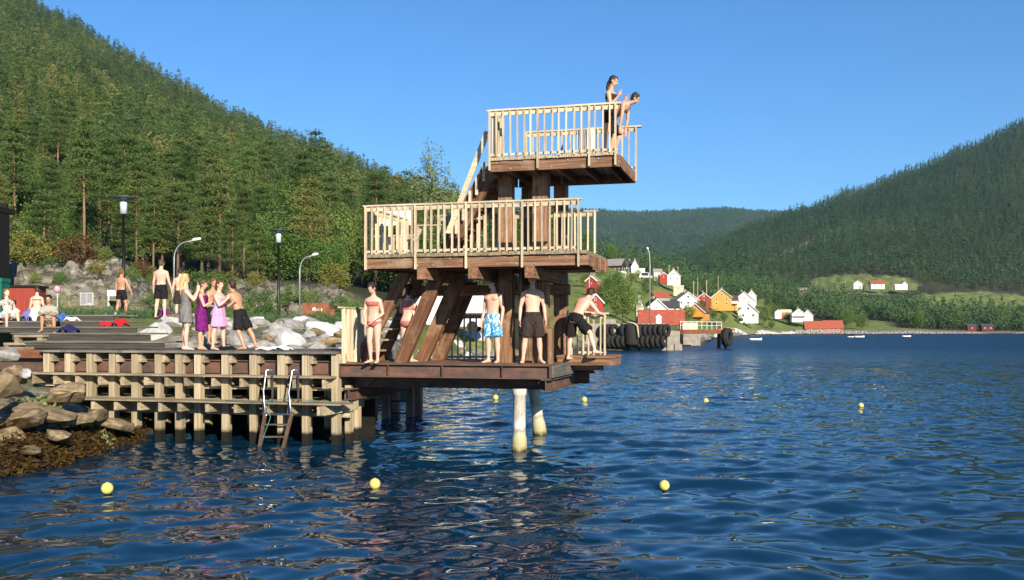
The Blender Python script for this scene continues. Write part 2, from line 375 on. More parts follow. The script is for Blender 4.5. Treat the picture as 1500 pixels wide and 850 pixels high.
grass = t.ramp(n1, [(.32, (.12, .185, .04)), (.48, (.20, .26, .06)), (.6, (.30, .30, .10)), (.72, (.38, .32, .14))])
grass = t.mix(t.math('MULTIPLY', n2, .6), grass, (.06, .075, .025))
rock = t.ramp(n3, [(.34, (.022, .021, .018)), (.44, (.14, .125, .095)), (.53, (.30, .275, .22)), (.64, (.48, .45, .385))])
rock = t.mix(t.ramp(n2, [(.52, (0, 0, 0)), (.64, (.8, .8, .8))]), rock, (.09, .085, .035))
wp = t.new('ShaderNodeNewGeometry'); sx = t.new('ShaderNodeSeparateXYZ'); t.lk(wp.outputs['Position'], sx.inputs[0])
wet = t.ramp(t.math('MULTIPLY_ADD', sx.outputs[2], .8, t.math('MULTIPLY', n2, .3)), [(.42, (1, 1, 1)), (.75, (0, 0, 0))])
rock = t.mix(t.math('MULTIPLY', wet, .85), rock, (.035, .028, .014))
floor = t.ramp(n2, [(.3, (.03, .028, .014)), (.6, (.055, .058, .022)), (.8, (.10, .085, .045))])
c = t.mix(sp.outputs['Green'], rock, grass); c = t.mix(sp.outputs['Blue'], c, floor)
t.bump(n3, .9, .4); link('terrain', me, t.set(c, .9, 0, .15))['kind'] = 'structure'

# far ridge across the valley
xs2 = np.linspace(500, 1700, 260); D2 = np.geomspace(2600, 7000, 120); gx2, gD2 = np.meshgrid(xs2, D2)
ysk = np.interp(gx2, [500, 700, 800, 875, 930, 960, 1000, 1030, 1060, 1110, 1180, 1300, 1700], [290, 300, 306, 308, 311, 310, 309, 306, 305, 309, 312, 320, 330])
tt = np.clip(np.log(gD2 / 2600) / np.log(5200 / 2600), 0, 1); base = np.interp(gx2, [800, 900, 1000, 1200], [400, 398, 400, 405])
yy = base + (ysk - base) * tt ** .9 + np.clip((gD2 - 5200) / 1800, 0, 1) * 60
Z2 = CH + (HY - yy) / F * gD2 + fbm(gx2 * .02, gD2 * .0022, 4, 9) * 45 * np.sin(np.clip(tt, 0, 1) * math.pi)
V2 = np.stack([(gx2 - 750) / F * gD2, gD2, Z2], -1).reshape(-1, 3); ii = (np.arange(119)[:, None] * 260 + np.arange(259)).ravel()
me = np_mesh('far_mountain', V2, np.stack([ii, ii + 1, ii + 261, ii + 260], 1), smooth=True)
t = NT('far_forest_floor'); n = t.noise(t.coord('World'), .006, 8, .75)
link('mountain', me, t.set(t.ramp(n, [(.35, (.026, .042, .018)), (.6, (.045, .065, .026)), (.75, (.08, .095, .04))]), .95, 0, .1))['kind'] = 'structure'

# ---------------------------------------------------------------- water
rng = np.random.default_rng(5)
dr = np.concatenate([np.geomspace(1.5, 6, 60)[:-1], np.geomspace(6, 75, 660)[:-1], np.geomspace(75, 900, 150)[:-1], np.geomspace(900, 9000, 20)])
ar = np.concatenate([np.linspace(-3, -.64, 30)[:-1], np.linspace(-.64, .64, 560)[:-1], np.linspace(.64, 3, 30)])
ga, gd = np.meshgrid(ar, dr); wx, wy = ga * gd, gd; wz = np.zeros_like(wx)
cell = np.maximum(np.gradient(dr)[:, None], gd * .0023)
for i in range(90):
    lam = math.exp(rng.uniform(math.log(.30), math.log(3.0))); th = rng.normal(-.25, .62); k = 2 * math.pi / lam
    amp = .0030 * lam ** 1.05 * (1 if lam < .9 else (lam / .9) ** -.55) * np.clip((lam / cell - 2.5) / 3, 0, 1)
    ph = rng.uniform(0, 6.28); wz += amp * np.sin(k * (wx * math.sin(th) + wy * math.cos(th)) + ph + .7 * vnoise(wx * .35 / lam ** .5, wy * .35 / lam ** .5, 40 + i))
wz *= 1 + .35 * vnoise(wx * .12, wy * .12, 77)
na = len(ar); ii = (np.arange(len(dr) - 1)[:, None] * na + np.arange(na - 1)).ravel()
me = np_mesh('water', np.stack([wx, wy, wz], -1).reshape(-1, 3), np.stack([ii, ii + 1, ii + na + 1, ii + na], 1), smooth=True)
t = NT('fjord_water')
def slopes(scale, sc, rot, det):
    n = t.new('ShaderNodeTexNoise'); n.inputs['Scale'].default_value = scale; n.inputs['Detail'].default_value = det; n.inputs['Roughness'].default_value = .55; n.inputs['Distortion'].default_value = .25
    t.lk(t.coord('World', sc, (0, 0, rot)), n.inputs['Vector']); v = t.new('ShaderNodeVectorMath', operation='SUBTRACT'); t.lk(n.outputs['Color'], v.inputs[0]); v.inputs[1].default_value = (.5, .5, .5); return v.outputs[0]
def vmul(a, k):
    v = t.new('ShaderNodeVectorMath', operation='SCALE'); t.lk(a, v.inputs[0])
    if isinstance(k, (int, float)): v.inputs['Scale'].default_value = k
    else: t.lk(k, v.inputs['Scale'])
    return v.outputs[0]
def vadd(a, b):
    v = t.new('ShaderNodeVectorMath', operation='ADD'); t.lk(a, v.inputs[0]); t.lk(b, v.inputs[1]); return v.outputs[0]
gp = t.new('ShaderNodeNewGeometry'); ln_ = t.new('ShaderNodeVectorMath', operation='LENGTH'); t.lk(gp.outputs['Position'], ln_.inputs[0])
def fade(a, b, lo, hi):
    r = t.new('ShaderNodeMapRange', interpolation_type='SMOOTHSTEP'); t.lk(ln_.outputs['Value'], r.inputs[0])
    for k, v in zip((1, 2, 3, 4), (a, b, lo, hi)): r.inputs[k].default_value = v
    return r.outputs[0]
s1 = vmul(slopes(2.6, (1, 1.5, 1), .25, 2), fade(13, 65, .07, 1.0)); s2 = vmul(slopes(.8, (.8, 1.7, 1), -.3, 2), fade(18, 90, .0, .8)); s3 = vmul(slopes(.10, (.5, 1.8, 1), .1, 3), fade(50, 200, 0, .45))
s0 = vmul(slopes(7.5, (1, 1.6, 1), .5, 1), fade(10, 50, .04, .42)); sm = vadd(vadd(s1, s2), vadd(s3, s0)); fl_ = t.new('ShaderNodeVectorMath', operation='MULTIPLY'); t.lk(sm, fl_.inputs[0]); fl_.inputs[1].default_value = (.8, 1, 0)
nn = t.new('ShaderNodeVectorMath', operation='NORMALIZE'); t.lk(vadd(gp.outputs['Normal'], fl_.outputs[0]), nn.inputs[0]); t.lk(nn.outputs[0], t.b.inputs['Normal'])
wm = t.set((.003, .026, .056), .03, 0, .4); t.lk(fade(28, 150, .02, .40), t.b.inputs['Roughness']); t.b.inputs['IOR'].default_value = 1.333
link('water', me, wm)['kind'] = 'structure'

# air
hz = MB().box((-9000, -60, -4), (9000, 7600, 1300)).build('haze', None); hz['kind'] = 'stuff'; hz.display_type = 'WIRE'
hm = bpy.data.materials.new('valley_haze'); hm.use_nodes = True; hn = hm.node_tree; hn.nodes.clear(); ho = hn.nodes.new('ShaderNodeOutputMaterial'); hv = hn.nodes.new('ShaderNodeVolumePrincipled')
hv.inputs['Color'].default_value = (.42, .74, 1, 1); hv.inputs['Density'].default_value = .00004; hv.inputs['Anisotropy'].default_value = 0; hn.links.new(hv.outputs[0], ho.inputs['Volume']); hz.data.materials.append(hm)
cy.volume_step_rate = 8; cy.volume_max_steps = 64
# ---------------------------------------------------------------- foliage
def m_leaf(name, stops, tint=False, vary=.28, trans=.22):
    t = NT(name); n = t.noise(t.coord('Object'), .55, 3, .6); oi = t.new('ShaderNodeObjectInfo')
    if tint:
        a = t.new('ShaderNodeAttribute', attribute_name='tint'); f = a.outputs['Fac']
    else: f = t.math('ADD', t.math('MULTIPLY', oi.outputs['Random'], .75), t.math('MULTIPLY', n, .3))
    col = t.ramp(f, stops); t.set(col, .75, 0, .2)
    tr = t.new('ShaderNodeBsdfTranslucent'); t.lk(col, tr.inputs['Color']); mx = t.new('ShaderNodeMixShader'); mx.inputs[0].default_value = trans
    t.lk(t.b.outputs[0], mx.inputs[1]); t.lk(tr.outputs[0], mx.inputs[2]); t.lk(mx.outputs[0], t.out.inputs['Surface']); return t.m
PINE = [(0, (0.044, 0.081, 0.023)), (.35, (0.072, 0.120, 0.032)), (.7, (0.107, 0.159, 0.043)), (1, (.215, .20, .058))]
BROAD = [(0, (0.055, 0.111, 0.025)), (.4, (0.093, 0.166, 0.037)), (.75, (0.137, 0.215, 0.052)), (1, (0.207, 0.247, 0.064))]
FARR = [(0, (0.038, 0.081, 0.033)), (.5, (0.064, 0.125, 0.048)), (1, (0.121, 0.195, 0.068))]
M['pine'] = m_leaf('pine_needles', PINE); M['pine_t'] = m_leaf('pine_needles_wood', PINE, True)
M['broad'] = m_leaf('broad_leaves', BROAD); M['broad_t'] = m_leaf('mixed_leaves', FARR, True)
M['birchleaf'] = m_leaf('birch_leaves', [(0, (.13, .175, .065)), (.6, (.19, .235, .095)), (1, (.25, .28, .125))], trans=.3)
M['dead'] = m_leaf('dry_brown_leaves', [(0, (.10, .055, .022)), (1, (.17, .10, .04))]); M['yellowleaf'] = m_leaf('yellow_green_leaves', [(0, (.15, .16, .035)), (1, (.26, .23, .05))])
M['weed'] = m_leaf('brown_rockweed', [(0, (.022, .013, .004)), (.5, (.045, .026, .007)), (1, (.095, .055, .013))], True, trans=.1)
M['herb'] = m_leaf('pale_green_herbs', [(0, (.13, .15, .06)), (1, (.27, .28, .13))], True)
t = NT('pine_bark'); sx = t.new('ShaderNodeSeparateXYZ'); t.lk(t.coord('Object'), sx.inputs[0]); n = t.noise(t.coord('Object', (9, 9, 2)), 1, 5, .7)
c = t.ramp(t.math('MULTIPLY_ADD', n, .6, t.math('MULTIPLY', sx.outputs[2], .07)), [(.3, (.09, .07, .055)), (.55, (.19, .125, .085)), (.85, (.33, .18, .095))])
t.bump(n, .5, .03); M['bark'] = t.set(c, .9, 0, .1)
M['birchbark'] = m_plain('birch_bark', (.6, .58, .53), (.2, .18, .16), 7, .8, 0, .2, .3); M['twig'] = m_plain('grey_twig_bark', (.16, .12, .09), None, 8, .9)

def sprays(rng, C, spread, nq, ln, wd, up=.25):
    """nq small leaf sprays round each clump centre in C (k,3)"""
    k = len(C); P = np.repeat(C, nq, 0) + rng.normal(0, 1, (k * nq, 3)) * spread
    a = rng.normal(0, 1, (k * nq, 3)); a[:, 2] = a[:, 2] * .6 + up; a /= np.linalg.norm(a, axis=1)[:, None]
    b = np.cross(a, rng.normal(0, 1, (k * nq, 3))); b /= np.linalg.norm(b, axis=1)[:, None]
    s = rng.uniform(.6, 1.25, (k * nq, 1)); a = a * ln * s / 2; b = b * wd * s / 2
    return np.stack([P - a - b * .6, P - a * .1 - b, P + a, P - a * .1 + b], 1).reshape(-1, 3)
def crown(kind, rng, H, Rm, z0, k, nq, ln, wd):
    """leaf quads of one crown, base of the tree at the origin; also the clump centres"""
    u = rng.uniform(0, 1, k); ang = rng.uniform(0, 2 * math.pi, k)
    lob = 1 + .28 * np.sin(ang * 2 + rng.uniform(0, 6)) + .18 * np.sin(ang * 3 + rng.uniform(0, 6))
    if kind == 'pine':
        lv = max(5, int((H - z0) / 1.0)); u = (np.floor(u * lv) + rng.uniform(.2, .6, k)) / lv
        r = Rm * np.clip(1.06 - u, 0, 1) ** .62 * np.clip(.5 + u * 2.2, 0, 1) * lob; rho = r * rng.uniform(.25, 1, k) ** .6
        z = z0 + u * (H - z0) + rho * .12; sp = np.array([.36, .36, .17]) * (Rm / 2.1)
    elif kind == 'spruce':
        lv = max(8, int((H - z0) / .7)); u = (np.floor(u * lv) + rng.uniform(.3, .6, k)) / lv
        r = Rm * (1.04 - u) * (.85 + .15 * lob); rho = r * rng.uniform(.2, 1, k) ** .6
        z = z0 + u * (H - z0) - rho * .28; sp = np.array([.30, .30, .16]) * (Rm / 1.8)
    else:
        ph = np.arccos(rng.uniform(-1, 1, k)); q = rng.uniform(.35, 1, k) ** .5
        bump = 1 + .22 * np.sin(ang * 3 + ph * 2.5 + rng.uniform(0, 6)) + .16 * np.sin(ang * 5 - ph * 4)
        rho = Rm * np.sin(ph) * q * bump; z = z0 + (H - z0) * (.5 - .5 * np.cos(ph) * q * bump)
        if kind == 'birch': rho = rho * np.clip(1.35 - .75 * (z - z0) / (H - z0), .5, 1)
        sp = np.array([.3, .3, .24]) * (Rm / 2.2)
        if kind == 'birch': sp = sp * np.array([.7, .7, 1.5])
    C = np.stack([rho * np.cos(ang), rho * np.sin(ang), z], 1)
    return sprays(rng, C, sp, nq, ln, wd, .25 if kind != 'birch' else -.5), C
def quads(n): return np.arange(n * 4).reshape(-1, 4)
def tree_meshes(kind, seed, H, Rm, z0, k, nq, ln, wd, leafm, barkm, lean=.25, tr=.16):
    rng = np.random.default_rng(seed); Vq, C = crown(kind, rng, H, Rm, z0, k, nq, ln, wd)
    cm = np_mesh(kind + '_crown', Vq, quads(len(Vq) // 4)); cm.materials.append(M[leafm])
    mb = MB(); ax, ay = rng.normal(0, lean, 2)
    def stem(z): f = z / H; return Vector((ax * f * f, ay * f * f, z))
    zs = [-.8, .0, H * .15, H * .35, H * .6, H * .82, H * .97]; mb.tube([stem(max(z, 0)) if z >= 0 else Vector((0, 0, z)) for z in zs], [tr * 1.35, tr * 1.15, tr, tr * .85, tr * .6, tr * .3, tr * .08], 7)
    for c in C[rng.permutation(len(C))[:26]]:
        c = Vector(c); zb = min(max(c.z - (c.xy.length * .35), H * .12), H * .93); b = stem(zb)
        mb.tube([b, b.lerp(c, .55) + Vector((0, 0, .06)), c], [tr * .32 * (1.15 - zb / H), tr * .18, .012], 4)
    if kind == 'pine':
        for i in range(9):
            z = rng.uniform(.12, .5) * H; a = rng.uniform(0, 6.28); b = stem(z); L = rng.uniform(.4, 1.3)
            mb.tube([b, b + Vector((math.cos(a) * L, math.sin(a) * L, rng.uniform(-.3, .25)))], [.03, .008], 4)
    tm = mb.mesh(kind + '_trunk', True); tm.materials.append(M[barkm]); return cm, tm
def plant_tree(name, meshes, loc, label, cat, group, rz, s):
    e = empty(name, loc, rz, label, cat, group); e.scale = (s, s, s * random.uniform(.94, 1.08))
    link('crown', meshes[0], None, e); link('trunk', meshes[1], None, e); return e

PINES = [tree_meshes('pine', 20 + i, h, r, z0, k, 30, .34, .10, 'pine', 'bark') for i, (h, r, z0, k) in enumerate([(12, 2.3, 4.6, 190), (13, 2.1, 5.6, 170), (11, 2.4, 3.4, 190), (10, 2.0, 2.2, 180), (14, 2.2, 6.5, 170), (9, 2.1, 1.8, 170)])]
SPRUCES = [tree_meshes('spruce', 40 + i, h, r, .9, 230, 24, .32, .09, 'pine', 'bark', .1, .13) for i, (h, r) in enumerate([(11, 2.0), (9, 1.8), (12.5, 2.1)])]
BROADS = [tree_meshes('broad', 60 + i, h, r, z0, 210, 24, .26, .16, 'broad', 'twig', .3, .13) for i, (h, r, z0) in enumerate([(8, 2.7, 1.2), (6.5, 2.4, .8), (9.5, 2.6, 1.6), (7.5, 3.0, .9)])]
BIRCHES = [tree_meshes('birch', 80 + i, h, r, z0, 240, 26, .26, .14, 'birchleaf', 'birchbark', .5, .1) for i, (h, r, z0) in enumerate([(13, 2.9, 2.2), (11, 2.4, 2.0)])]

# the wooded hill on the left: the 300 nearest trees are things, the rest is one wood
rng = np.random.default_rng(11); N = 30000
tx = rng.uniform(-330, 815, N); tD = np.sqrt(rng.uniform(74 ** 2, 1180 ** 2, N))
Rg = np.interp(tx, [-300, 0, 700, 800], [1170, 1105, 905, 800]); D0 = np.interp(tx, [-100, 180, 430, 570, 720, 815], [69, 70, 77, 84, 112, 140])
ok = (tD > D0) & (tD < Rg * 1.02); tx, tD = tx[ok], tD[ok]; tX = (tx - 750) / F * tD
cellk = {}; keep = []
for i in range(len(tx)):                       # thin out: no two trees closer than a few metres
    s = 3.9 if tD[i] < 150 else 5.2 if tD[i] < 300 else 6.4 if tD[i] < 520 else 6.8
    key = (int(tX[i] / s), int(tD[i] / s))
    if key in cellk: continue
    cellk[key] = 1; keep.append(i)
tx, tD, tX = tx[keep], tD[keep], tX[keep]; order = np.argsort(tD); tx, tD, tX = tx[order], tD[order], tX[order]
tz = ground(tx, tD)
# individuals: nearest in view
vis = np.where((tx > -30) & (tx < 700))[0][:292]; ind = set(vis.tolist())
kinds = {'pine': 'tall pine with bare reddish lower trunk in the dense wood on the hillside', 'spruce': 'dark cone shaped spruce in the dense wood on the hillside', 'broad': 'round bushy broadleaf tree in the dense wood on the hillside'}
for i in vis:
    q = rng.uniform(); x = tx[i]
    kb = .52 if x > 360 else .18
    kd = 'broad' if q < kb else 'spruce' if q < kb + .12 else 'pine'
    ms = {'pine': PINES, 'spruce': SPRUCES, 'broad': BROADS}[kd]
    plant_tree({'pine': 'pine_tree', 'spruce': 'spruce_tree', 'broad': 'broadleaf_tree'}[kd], ms[rng.integers(len(ms))], (tX[i], tD[i], tz[i] - .15), kinds[kd], 'tree', kd.replace('broad', 'broadleaf') + ' trees at the foot of the hill', rng.uniform(0, 6.28), rng.uniform(.66, 1.12) * (.76 if tD[i] < 92 else 1.0 + .3 * min(1, max(0, (tD[i] - 110) / 90))))
def wood(name, Xs, Ds_, Zs, protos, size, label, mats, seed, tintf, kind='stuff'):
    """many trees as one mesh: protos are (V, faces, material index)"""
    rng = np.random.default_rng(seed); VV, FF, MI, TT = [], [], [], []; off = 0; pick = rng.integers(len(protos), size=len(Xs))
    for p, (pv, pf, pm) in enumerate(protos):
        w = np.where(pick == p)[0]
        if not len(w): continue
        a = rng.uniform(0, 6.28, len(w)); s = size(w) * np.exp(rng.normal(0, .24, len(w))).clip(.5, 1.32); c, sn = np.cos(a), np.sin(a); sh = rng.uniform(.85, 1.2, len(w))
        x = (pv[None, :, 0] * c[:, None] - pv[None, :, 1] * sn[:, None]) * s[:, None] + Xs[w][:, None]
        y = (pv[None, :, 0] * sn[:, None] + pv[None, :, 1] * c[:, None]) * s[:, None] + Ds_[w][:, None]
        z = pv[None, :, 2] * (s * sh)[:, None] + Zs[w][:, None]
        VV.append(np.stack([x, y, z], -1).reshape(-1, 3)); FF.append((pf[None] + (np.arange(len(w)) * len(pv))[:, None, None]).reshape(-1, 4) + off)
        MI.append(np.tile(pm, len(w))); tt = tintf(w, rng); TT.append((np.repeat(tt, len(pf)) + rng.uniform(-.07, .07, len(w) * len(pf))).clip(0, 1)); off += len(w) * len(pv)
    me = np_mesh(name, np.concatenate(VV), np.concatenate(FF), np.concatenate(MI), np.concatenate(TT))
    o = link(name, me, mats); tag(o, label, 'forest', None, kind); return o
def low_tree(kind, seed, H, Rm, z0, k, nq, ln, wd, tr=.14):
    rng = np.random.default_rng(seed); Vq, C = crown(kind, rng, H, Rm, z0, k, nq, ln, wd); n = len(Vq) // 4
    tv = np.array([(-tr, -tr, -1), (tr, -tr, -1), (tr, tr, -1), (-tr, tr, -1), (-tr*.4, -tr*.4, H*.6), (tr*.4, -tr*.4, H*.6), (tr*.4, tr*.4, H*.6), (-tr*.4, tr*.4, H*.6)])
    tf = np.array([(0, 1, 5, 4), (1, 2, 6, 5), (2, 3, 7, 6), (3, 0, 4, 7)]) + n * 4
    return np.concatenate([Vq, tv]), np.concatenate([quads(n), tf]), np.concatenate([np.zeros(n, int), np.ones(4, int)])
MID = [low_tree('pine', 100 + i, h, r, z0, 64, 10, .56, .17) for i, (h, r, z0) in enumerate([(12, 2.4, 4), (11, 2.2, 2.8), (13, 2.3, 5), (10, 2.4, 2)])] + [low_tree('spruce', 110, 11, 2, 1, 72, 9, .52, .16), low_tree('broad', 111, 9, 2.8, 1.2, 80, 9, .42, .24), low_tree('broad', 112, 8, 2.6, 1.0, 80, 9, .42, .24)]
LOW = [low_tree('pine', 120 + i, h, r, z0, 34, 7, .85, .32) for i, (h, r, z0) in enumerate([(12, 2.5, 3), (11, 2.3, 2), (13, 2.4, 4)])] + [low_tree('spruce', 130, 12, 2.1, 1, 40, 6, .8, .3), low_tree('broad', 131, 9, 2.9, 1, 36, 7, .7, .4)]
rest = np.array([i for i in range(len(tx)) if i not in ind])
patch = lambda Xs, Ds_, s: fbm(Xs * s, Ds_ * s, 4, 33) * .6 + .47  # species mix plus sunlit yellow-green patches put into the leaf tint
for lo, hi, pr, nm, lb in ((0, 430, MID, 'forest', 'dense pine wood covering the lower slope of the steep hill'), (430, 2000, LOW, 'upper_forest', 'dense pine wood covering the steep hill up to its skyline')):
    w = rest[(tD[rest] >= lo) & (tD[rest] < hi)]
    wood(nm, tX[w], tD[w], tz[w] - .2, pr, lambda k, Dw=tD[w]: 1.0 + .38 * np.clip((Dw[k] - 120) / 120, 0, 1) - .2 * np.clip((Dw[k] - 450) / 200, 0, 1), lb, [M['pine_t'], M['trunk_far']], 50, lambda k, r, Xw=tX[w], Dw=tD[w]: patch(Xw[k], Dw[k], .03) + r.normal(0, .27, len(k)))

# the wooded mountain on the right, and the shore wood below it
N = 80000; fx = rng.uniform(850, 1640, N); fD = np.sqrt(rng.uniform(480 ** 2, 2300 ** 2, N)); fX = (fx - 750) / F * fD
fz = ground(fx, fD); fy = HY - (fz - CH) / fD * F
low = np.interp(fx, [850, 980, 1020, 1110, 1180, 1250, 1640], [470, 500, 520, 640, 540, 500, 530])
ok = (fD > low) & (meadow(fx, fD) < .3) & ~clearcut(fx, fD) & (fD < np.interp(fx, [850, 1180, 1640], [1900, 2080, 2120]))
gap = fbm(fX * .012, fD * .012, 3, 61); ok &= ~((fD < 930) & (gap > .28) & (fx > 1250)); ok &= ~((fD < 930) & (fx > 1180) & (fx < 1345) & (fy < 447)) & ~((fD < 930) & (fx > 1352) & (fy < 466))
cellk = {}; keep = []
for i in np.where(ok)[0]:
    s = 5.6 if fD[i] < 900 else 8.2
    key = (int(fX[i] / s), int(fD[i] / s))
    if key in cellk: continue
    cellk[key] = 1; keep.append(i)
fx, fD, fX, fz = fx[keep], fD[keep], fX[keep], fz[keep]; nr = fD < 930
SPR = [low_tree('spruce', 140 + i, h, 2.0, .6, 26, 5, 1.1, .46) for i, h in enumerate((12, 14, 10))] + [low_tree('pine', 145, 12, 2.6, 3, 15, 5, 1.5, .7)]
BRD = [low_tree('broad', 150 + i, h, r, .8, 34, 7, .9, .55) for i, (h, r) in enumerate([(9, 3.3), (7.5, 3.4), (11, 3.4)])] + [low_tree('spruce', 155, 12, 2.2, 1, 34, 6, 1.0, .45)]
tf = lambda Xw, Dw, b, a: (lambda k, r: b + fbm(Xw[k] * .006, Dw[k] * .006, 4, 35) * .5 + r.normal(0, a, len(k)))
wood('shore_forest', fX[nr], fD[nr], fz[nr] - .3, BRD, lambda k: np.full(len(k), 1.0), 'mixed leafy wood along the far shore below the green meadow', [M['broad_t'], M['trunk_far']], 51, tf(fX[nr], fD[nr], .62, .2))
wood('mountain_forest', fX[~nr], fD[~nr], fz[~nr] - .3, SPR, lambda k: np.full(len(k), 1.25), 'dark spruce forest covering the long mountain slope beyond the village', [M['broad_t'], M['trunk_far']], 52, tf(fX[~nr], fD[~nr], .34, .15))
# far ridge
N = 15000; hx = rng.uniform(780, 1260, N); hD = np.sqrt(rng.uniform(2650 ** 2, 5350 ** 2, N)); ti = np.clip(np.log(hD / 2600) / np.log(7000 / 2600) * 119, 0, 118.99); xi = (hx - 500) / 1200 * 259
zi = Z2[ti.astype(int), xi.astype(int)]; xi2 = xs2[xi.astype(int)]
CON = [low_tree('spruce', 160 + i, 15, 3.4, 1, 7, 3, 4.2, 2.6, .2) for i in range(3)]
wood('far_forest', (hx - 750) / F * hD, hD, zi - 2, CON, lambda k: np.full(len(k), 1.1), 'hazy wood on the distant ridge across the valley', [M['broad_t'], M['trunk_far']], 53, lambda k, r: .4 + fbm(hx[k] * .02, hD[k] * .002, 3, 36) * .25 + r.normal(0, .15, len(k)))

# single trees and bushes one can tell apart
def place(ms, x, y, D, hpx, name, label, cat='tree', group=None):
    """a tree whose foot stands at photo point (x, y) at distance D and that is hpx rows tall"""
    base = max(v.co.z for v in ms[1].vertices); s = hpx / F * D / (base * 1.03); z = gz(x, D)
    return plant_tree(name, ms, ((x - 750) / F * D, D, z - .1), label, cat, group, random.uniform(0, 6.28), s)
place(BIRCHES[0], 630, 440, 98, 212, 'birch_tree', 'slender pale birch whose airy top stands out against the sky')
place(BIRCHES[1], 600, 440, 112, 150, 'birch_tree', 'smaller birch beside the tall airy birch behind the diving tower')
place(BROADS[2], 668, 440, 125, 150, 'broadleaf_tree', 'leafy green tree behind the upper stair of the diving tower')
SHR = [tree_meshes('broad', 200 + i, 2.2, 1.25, .1, 110, 22, .15, .09, l, 'twig', .1, .03) for i, l in enumerate(('broad', 'dead', 'yellowleaf'))]
for k, x, y, D, h, lb in ((0, 382, 472, 50, 46, 'large dark green bush on the grass strip behind the boulders'), (0, 350, 468, 48, 34, 'low green bush beside the large dark bush'), (1, 113, 398, 62, 50, 'rusty brown dry bush on top of the rock face'),
                          (2, 45, 400, 63, 56, 'yellow green bush on the rock ledge beside the dark shelter'), (0, 78, 398, 62.5, 30, 'small green bush between the yellow green bush and the dry one'), (0, 150, 396, 63, 24, 'low green bush right of the dry brown bush'),
                          (2, 215, 400, 66, 28, 'olive bush above the rock face behind the bathers'), (2, 470, 470, 47, 22, 'pale flowering bush in front of the rusty tank'), (0, 300, 445, 62, 60, 'bush of dark leaves at the foot of the wood behind the girls'), (2, 490, 440, 72, 40, 'yellow leaved bush on the rock right of the thin street lamp'),
    (0, 190, 440, 60, 26, 'green bush in the rock face right of the tanned boy'), (0, 55, 440, 59, 22, 'small bush growing out of the rock face behind the red shed'), (2, 330, 436, 67, 34, 'olive bush on the rock face behind the boy leaning forward'), (0, 425, 440, 64, 30, 'dark bush beside the black lamp on the second rock face'), (0, 520, 462, 50, 32, 'bush of the grass strip just left of the diving tower'),
    (0, 88, 452, 58, 20, 'low bush at the foot of the rock face behind the balloon'), (2, 140, 430, 60.5, 22, 'olive bush in the middle of the rock face above the notice board'), (0, 225, 446, 58, 30, 'bush between the two boys on the bank and the rock face'), (0, 280, 452, 60, 34, 'bush behind the blond girl'), (2, 375, 440, 66, 26, 'small olive bush high on the second rock face'), (0, 455, 446, 64, 26, 'green bush above the rusty tank'), (0, 500, 452, 62, 34, 'green bush at the right end of the second rock face'), (1, 205, 408, 64, 22, 'reddish bush on the rim of the rock face')):
    place(SHR[k], x, y, D, h, 'bush', lb, 'bush')
VT = [(913, 470, 175, 62, 1, 'broad dark bush tree in front of the village slope'), (884, 462, 190, 40, 0, 'round green tree right of the red gabled house'), (900, 440, 230, 44, 3, 'tree behind the broad dark bush tree'), (868, 400, 290, 28, 0, 'small tree below the black house'),
      (948, 436, 300, 30, 0, 'tree beside the tall white lamp post'), (1120, 470, 440, 30, 0, 'green tree right of the white gabled house'), (1068, 452, 420, 22, 3, 'bushy tree below the large yellow house'), (1008, 470, 260, 24, 1, 'tree between the red roof and the orange house'), (1135, 462, 480, 24, 3, 'tree left of the small orange house'),
      (1240, 478, 470, 30, 0, 'round tree beside the red roofed boathouse'), (1262, 480, 470, 24, 1, 'light green bush tree on the shore right of the boathouse'), (862, 430, 240, 30, 3, 'tree between the red cabin and the red gabled house'), (1155, 470, 470, 18, 3, 'low tree below the white house with balcony'),
      (1030, 452, 360, 16, 0, 'low tree between the orange house and the red house'), (925, 420, 330, 18, 3, 'small round tree on the open grass slope'), (960, 425, 380, 18, 2, 'small tree above the grey and red shed'), (897, 384, 425, 26, 2, 'tall tree behind the black house'), (862, 372, 420, 40, 2, 'tree rising behind the platform edge and the black house'), (955, 392, 460, 18, 2, 'tree right of the white hilltop house'), (1345, 482, 500, 26, 1, 'round green tree near the small landing'), (1400, 484, 520, 30, 0, 'tree left of the two dark red sheds'), (1465, 484, 540, 30, 3, 'tree right of the two dark red sheds')]
VT += [(905, 412, 300, 14, 3, 'bush below the long white hilltop house'), (935, 404, 370, 12, 3, 'bush left of the white van on the upper road'), (1000, 432, 350, 14, 3, 'bush below the cream garage'), (1045, 458, 330, 16, 3, 'bush right of the orange house'), (1082, 456, 400, 14, 3, 'bush above the white cottage'), (1125, 446, 520, 20, 0, 'tree behind the white cottage on the right'), (1110, 436, 560, 20, 2, 'tree behind the white gable with dark roof'), (1015, 426, 440, 18, 2, 'tree behind the white house with the grey roof'), (1150, 448, 560, 18, 0, 'tree behind the low orange house'), (890, 425, 260, 18, 3, 'bush right of the red cabin'), (1130, 480, 430, 12, 3, 'bush near the shore right of the cars'), (1060, 474, 330, 14, 3, 'bush on the shore slope behind the mooring pile'), (880, 408, 310, 16, 3, 'bush on the slope left of the open grass')]
for x, y, D, h, k, lb in VT: place(BROADS[k], x, y, D, h, 'broadleaf_tree', lb)
